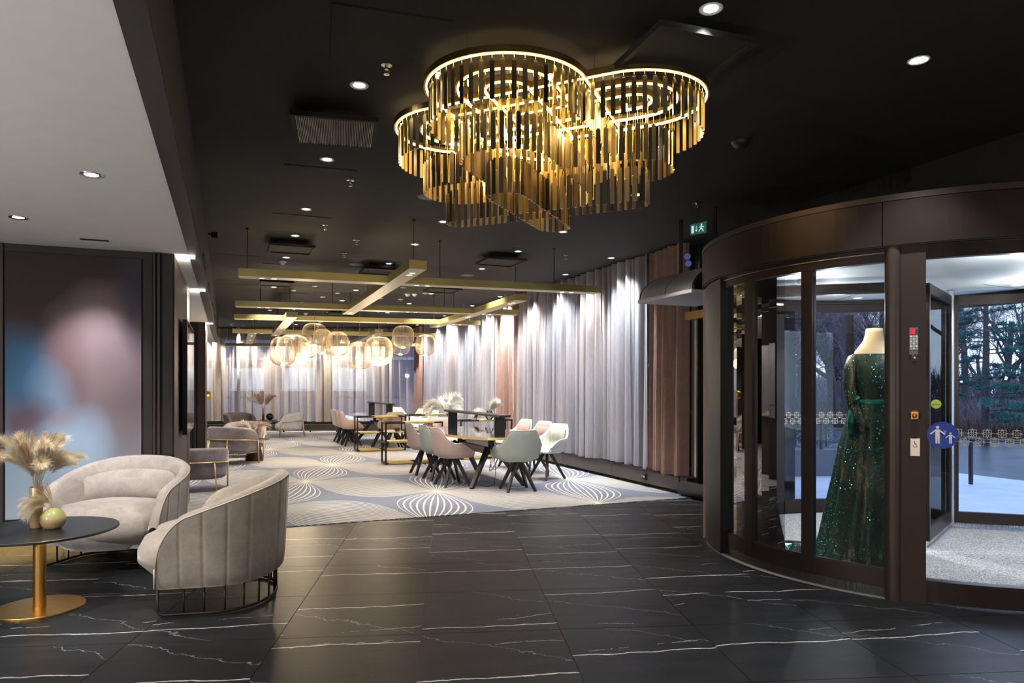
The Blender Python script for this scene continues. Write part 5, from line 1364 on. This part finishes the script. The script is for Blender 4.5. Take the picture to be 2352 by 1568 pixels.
m = MB(); m.box((0, 0, 0), (.20, .018, .125)); m.obj('frame', M['chrome'], ex, bevel=.002)
for sd in (-1, 1):
    m = MB(); m.box((0, sd * .0095, 0), (.184, .002, .109)); m.obj('face', M['exit_green'], ex)
    polys = [[(-.078, -.040), (-.048, -.040), (-.048, .038), (-.078, .038)]] + stroke([(-.020, .030), (-.020, -.022)], .006) + stroke([(-.034, -.008), (-.020, -.026), (-.006, -.008)], .006)
    polys += [circ(.042, .034, .010, 12)] + stroke([(.040, .022), (.036, -.004), (.056, -.016), (.060, -.038)], .012) + stroke([(.036, -.004), (.018, -.018), (.010, -.036)], .010) + stroke([(.040, .018), (.060, .006), (.072, .012)], .008) + stroke([(.040, .018), (.022, .008), (.014, .016)], .008)
    mm = MB()
    for p in polys: mm.add([(-s * sd, sd * .0112, t) for s, t in p], [tuple(range(len(p)))])
    mm.obj('pictogram', M['exit_white'], ex)
m = MB(); m.tube([(0, 0, .06), (0, 0, CEIL - c.z)], .006, 6); m.obj('hanger', M['black_metal'], ex)
# pale door strip, beige jamb and rolled draught stopper
slab('pale_door_edge', PW + .12, PW + .16, 7.315, 7.50, .07, 2.27, simple('pale_door', (.80, .84, .76), .5), None, None, label='tall pale narrow door edge between the brown drape and the drum', cat='door')
slab('beige_jamb', PW + .14, PW + .20, 7.52, 7.60, .2, 2.9, simple('beige_jamb', (.30, .25, .20), .6), None, None, label='beige jamb strip just right of the brown drape', cat='jamb')
slab('door_closer', PW - .02, PW + .12, 7.05, 7.52, 2.27, 2.37, simple('closer_orange_light', (.40, .20, .05), .5), None, None, label='dark door closer box with its orange light as colour above the pale door edge', cat='door closer')  # box coloured orange to stand for the orange light on it
m = MB(); a = W(5.44, 7.50, .10); b_ = W(5.44, 6.25, .10); m.tube([a, b_], .095, 20); m.obj('draught_roll', M['black_satin'], None, True, label='thick black roll lying along the wall behind the drum', cat='roll')
slab('heater_end', 5.43, 5.62, 7.40, 7.55, 0.02, .235, M['black_satin'], None, None, label='black end block of the heater casing', cat='heater end')
# ------------------------------------------------------------------ outside
def ground(name, pts, z, mat, th=.1, **kw):
    m = MB(); m.prism(pts, z - th, z); return tag(m.obj(name, mat), **(kw or dict(kind='structure')))
M['pavement'] = simple('pavement', (.50, .53, .56), .6, nscale=3, amt=.1)
M['asphalt'] = simple('asphalt', (.075, .085, .11), .35, nscale=1.2, amt=.35)
M['soil'] = simple('lawn_soil', (.11, .095, .085), .95, nscale=1.5, amt=.35)
M['path'] = simple('park_path', (.32, .34, .40), .7, nscale=2, amt=.12)
M['bark'] = simple('bark', (.060, .052, .058), .9, nscale=12, amt=.3)
M['twig'] = simple('twig', (.13, .115, .135), .9)
M['needle'] = simple('needle', (.030, .12, .105), .8, nscale=3, amt=.5)
M['hedge'] = simple('hedge_twig', (.13, .085, .08), .9, nscale=4, amt=.4)
PO = 5.95
def Wp(p, q): v = W(p, q); return (v.x, v.y)
ground('ground_pavement', [Wp(PO, -6), Wp(11.2, -6), Wp(11.2, 60), Wp(PO, 60)], -.02, M['pavement'])
ground('ground_road', [Wp(11.2, -10), Wp(19, -10), Wp(19, 90), Wp(11.2, 90)], -.06, M['asphalt'])
ground('ground_park', [Wp(19, -20), Wp(95, -20), Wp(95, 110), Wp(19, 110)], -.03, M['soil'])
ground('ground_path', [Wp(24, -20), Wp(27, -20), Wp(27, 110), Wp(24, 110)], -.01, M['path'], .02)
ground('ground_north', [(-60, 23.5), (Wp(PO, 30)[0], 23.5), (Wp(PO, 60)[0], 70), (-60, 70)], -.05, M['asphalt'])
# paving joints near the door
pj = MB()
# steel intercom pillar
c = FP(1800, 1130, 0); ip = empty('intercom_pillar', (c.x, c.y, -.02), RB, 'slim steel intercom pillar standing outside behind the drum glass', 'pillar')
m = MB(); m.span((-.07, -.05, 0), (.07, .05, 1.42)); m.obj('column', M['pillar_steel'] if 'pillar_steel' in M else simple('pillar_steel', (.45, .50, .55), .35, .6), ip, bevel=.004)
m = MB(); m.span((-.035, -.09, 1.06), (.055, -.05, 1.25)); m.obj('intercom', M['black_satin'], ip, bevel=.008)
m = MB(); m.span((-.02, -.08, .72), (.04, -.05, 1.03)); m.obj('card_slot', M['white_plastic'], ip, bevel=.006)
# planter wall with railing
pl0, pl1 = FP(1770, 1092, 0), FP(2060, 1088, 0)
def wall_seg(a, b, z0, z1, th): 
    a, b = Vector((a.x, a.y)), Vector((b.x, b.y)); d = (b - a).normalized(); n = Vector((-d.y, d.x)) * th
    return [(a.x, a.y), (b.x, b.y), (b.x + n.x, b.y + n.y), (a.x + n.x, a.y + n.y)]
m = MB(); m.prism(wall_seg(pl0, pl1, 0, 0, 1.2), -.02, .40); m.obj('planter', simple('planter_grey', (.085, .09, .11), .7), label='low grey planter wall with young conifers outside', cat='planter')
rl = empty('handrail', (pl0.x, pl0.y, 0), 0, 'dark handrail along the low planter wall outside', 'railing')
d = pl1 - pl0
m = MB(); m.tube([(0, .1, .82), (d.x, d.y + .1, .82)], .025, 8); m.obj('rail', M['black_metal'], rl, True)
for t in (.02, .42, .80): m = MB(); m.tube([(d.x * t, d.y * t + .1, .40), (d.x * t, d.y * t + .1, .82)], .028, 8); m.obj('post', M['black_metal'], rl)
rl2 = empty('handrail', FP(2230, 1112, 0), 0, 'dark sloping handrail outside the right-hand glass', 'railing')
m = MB(); m.tube([(0, 0, 0), (0, 0, .62)], .03, 8); m.obj('post', M['black_metal'], rl2)
m = MB(); m.tube([(-.35, .5, .86), (0, 0, .64), (.75, -.3, .62)], .025, 8); m.obj('rail', M['black_metal'], rl2, True)
def conifer(loc, h, r, label, seed, name='young_conifer', group=None):
    rnd = random.Random(seed); rt = empty(name, loc, 0, label, 'tree', group); m = MB()
    for i in range(int(900)):
        t = rnd.random() ** 1.3; z = .06 * h + t * .94 * h; R = r * (1 - t) ** .85 * rnd.uniform(.35, 1); a = rnd.uniform(0, 2 * PI)
        p = Vector((R * math.cos(a), R * math.sin(a), z)); d = Vector((math.cos(a), math.sin(a), .5)).normalized() * h * .10; s = Vector((-math.sin(a), math.cos(a), rnd.uniform(-.4, .4))) * h * .018
        m.add([p - s, p + s, p + d], [(0, 1, 2)])
    m.obj('foliage', M['needle'], rt); m = MB(); m.tube([(0, 0, -.02), (0, 0, h * .8)], [.02 * h + .008, .004], 6); m.obj('trunk', M['bark'], rt); return rt
for i, (px, yt, yb, Z, wd, lb) in enumerate(((1897, 962, 1040, 11.75, .24, 'small young conifer in the planter, in front of the right railing post'), (1862, 985, 1045, 11.6, .22, 'bushy young conifer left of the pointed one in the planter'), (1826, 918, 1045, 11.9, .22, 'tallest slim young conifer, beside the steel intercom pillar'))):
    zt, zb = zf(yt, Z), .40; conifer(FD(px, Z, zb), zt - zb + .02, wd, lb, 60 + i)
# bare trees
def bare_tree(seed, H=9.0, depth=5):
    rnd = random.Random(seed); m = MB(); tw = MB()
    def grow(p, d, L, r, k):
        n = 3 if k > 1 else 2; pts = [p]; q = p; dd = d
        for i in range(n):
            dd = (dd + Vector((rnd.uniform(-1, 1), rnd.uniform(-1, 1), rnd.uniform(-.3, .7))) * (.16 if k == depth else .28)).normalized(); q = q + dd * L / n; pts.append(q)
        rad = [r * (1 - .5 * i / n) for i in range(n + 1)]
        (m if k > 2 else tw).tube(pts, rad, 5 if k > 3 else 3, cap=False)
        if k == 0: return
        nb = {5: 6, 4: 5, 3: 5, 2: 4, 1: 3}[k]
        for i in range(nb):
            t = rnd.uniform(.3, 1) if k < depth else rnd.uniform(.35, 1); x = t * n; j = min(n - 1, int(x)); b = pts[j].lerp(pts[j + 1], x - j)
            a = rnd.uniform(0, 2 * PI); o = dd.orthogonal().normalized(); o = o * math.cos(a) + dd.cross(o) * math.sin(a)
            nd = (dd * rnd.uniform(.5, 1.0) + o * rnd.uniform(.5, 1.0) + Vector((0, 0, .15))).normalized()
            grow(b, nd, L * rnd.uniform(.48, .72), max(.005, r * (1 - .5 * t) * rnd.uniform(.4, .6)), k - 1)
    grow(Vector((0, 0, -.1)), Vector((0, 0, 1)), H * .42, .17, depth)
    return m.mesh('trunk', M['bark']), tw.mesh('twigs', M['twig'])
TREES = [bare_tree(s) for s in (101, 102, 103)]
rnd = random.Random(77); ntree = 0
def put_tree(x, y, s, label, group=None):
    global ntree
    r = empty('bare_tree', (x, y, -.03), rnd.uniform(0, 6), label, 'tree', group); a = TREES[ntree % 3]; ntree += 1
    link('trunk', a[0], r); link('twigs', a[1], r); r.scale = (s, s, s * rnd.uniform(.95, 1.2))
for px, Z in ((1815, 24), (1852, 30), (1878, 21), (1915, 27), (1945, 35), (1968, 24), (1992, 31), (1800, 38), (1900, 42), (2020, 40), (2140, 30), (2215, 36), (2260, 44), (2300, 33), (2345, 40), (1832, 46), (1930, 50), (2180, 46), (1760, 28), (1700, 34), (1660, 27)):
    v = FD(px, Z, 0); put_tree(v.x, v.y, rnd.uniform(.95, 1.35), 'bare leafless tree in the park beyond the road', 'bare park trees')
for p, q in ((14, 16), (22, 18), (21, 26), (24, 34), (20, 42), (26, 12), (30, 28), (34, 40)):
    v = W(p, q); put_tree(v.x, v.y, 1.1, 'bare leafless tree in the park, glimpsed through the sheer curtains', 'park trees behind the sheers')
# pines
def pine(seed, H=8.0):
    rnd = random.Random(seed); tr = MB(); fo = MB(); tr.tube([(0, 0, -.1), (.05, 0, H * .5), (0, 0, H)], [.15, .10, .02], 7)
    for i in range(46):
        t = .10 + .88 * i / 46; z = H * t; L = H * .36 * (1 - t) ** .7 + .15; a = rnd.uniform(0, 2 * PI); d = Vector((math.cos(a), math.sin(a), 0))
        pts = [Vector((0, 0, z)) + d * L * k / 4 + Vector((0, 0, L * (.10 * k / 4 - .12 * (k / 4) ** 2))) for k in range(5)]; tr.tube(pts, [.03, .024, .018, .012, .006], 4)
        for c in range(int(16 * L) + 4):
            k = rnd.uniform(.25, 1) * 3.99; j = int(k); p = pts[j].lerp(pts[j + 1], k - j) + Vector((rnd.uniform(-1, 1), rnd.uniform(-1, 1), rnd.uniform(-.4, .6))) * .16
            for h in range(26):
                v = Vector((rnd.gauss(0, 1), rnd.gauss(0, 1), rnd.gauss(.5, .8))).normalized() * rnd.uniform(.08, .19); s = v.orthogonal().normalized() * .009
                fo.add([p - s, p + s, p + v], [(0, 1, 2)])
    return tr.mesh('trunk', M['bark']), fo.mesh('needles', M['needle'])
PINES = [pine(201), pine(202)]
for i, (px, Z, s, lb) in enumerate(((2262, 17.5, .70, 'large dark green pine outside the right-hand glass'), (2395, 16, .62, 'dark green pine at the right edge of the picture'), (2132, 23, .78, 'pine glimpsed just right of the bronze control post'), (1740, 36, .9, 'pine far off behind the left side of the drum'))):
    v = FD(px, Z, -.03); r = empty('pine_tree', v, i * 1.3, lb, 'tree'); a = PINES[i % 2]; link('trunk', a[0], r); link('needles', a[1], r); r.scale = (s, s, s * .95)
# hedges and undergrowth : countless twigs
def twigs(name, p0, p1, q0, q1, h, n, mat, label, seed, wd=.012, cat='hedge'):
    rnd = random.Random(seed); m = MB()
    for i in range(n):
        c = W(rnd.uniform(p0, p1), rnd.uniform(q0, q1), -.03); d = Vector((rnd.gauss(0, .35), rnd.gauss(0, .35), 1)).normalized() * h * rnd.uniform(.5, 1.1); s = Vector((rnd.uniform(-1, 1), rnd.uniform(-1, 1), 0)).normalized() * wd
        mid_ = c + d * .5 + Vector((rnd.gauss(0, .04), rnd.gauss(0, .04), 0)); m.add([c - s, c + s, mid_ + s, mid_ - s, c + d], [(0, 1, 2, 3), (3, 2, 4)])
        e = mid_ + Vector((rnd.gauss(0, .3), rnd.gauss(0, .3), .5)).normalized() * h * .4; m.add([mid_ - s, mid_ + s, e], [(0, 1, 2)])
    o = m.obj(name, mat, label=label, cat=cat, kind='stuff'); return o
twigs('hedge', 20.0, 22.5, -2, 30, .75, 9000, M['hedge'], 'low brown leafless hedge beyond the road', 1)
twigs('undergrowth', 29, 40, -4, 55, 1.0, 9000, M['twig'], 'tangle of bare undergrowth under the park trees', 2, .02, 'undergrowth')
twigs('far_thicket', 60, 75, -10, 95, 4.0, 9000, M['twig'], 'far thicket of bare saplings closing off the park', 3, .04, 'thicket')
# office building beyond the end wall
ob = empty('office_building', (-7.5, 36, -.05), -.06, 'pale office block with bright windows seen through the end-wall sheer curtain', 'building')
m = MB(); m.span((-16, 0, 0), (14, 8, 11)); m.obj('wall', simple('facade', (.14, .16, .24), .8), ob)
win = MB(); win.span((-.85, -.04, -.55), (.85, .02, .55)); wm = win.mesh('window', emit('office_window', (.55, .72, 1), .55))
wfr = MB(); wfr.span((-.95, -.06, -.65), (.95, -.03, -.57)); wfr.span((-.02, -.07, -.55), (.02, -.03, .55)); wfm = wfr.mesh('window_frame', M['white_plastic'])
for fz in (1.9, 5.0, 8.1):
    for i in range(11):
        if (i * 7 + int(fz)) % 5 == 3: continue
        o = link('window', wm, ob, (-14.4 + i * 2.7, 0, fz)); link('window_frame', wfm, o)
    m = MB(); m.span((-16, -.12, fz + .95), (14, 0, fz + 1.1)); m.obj('ledge', M['pavement'], ob)
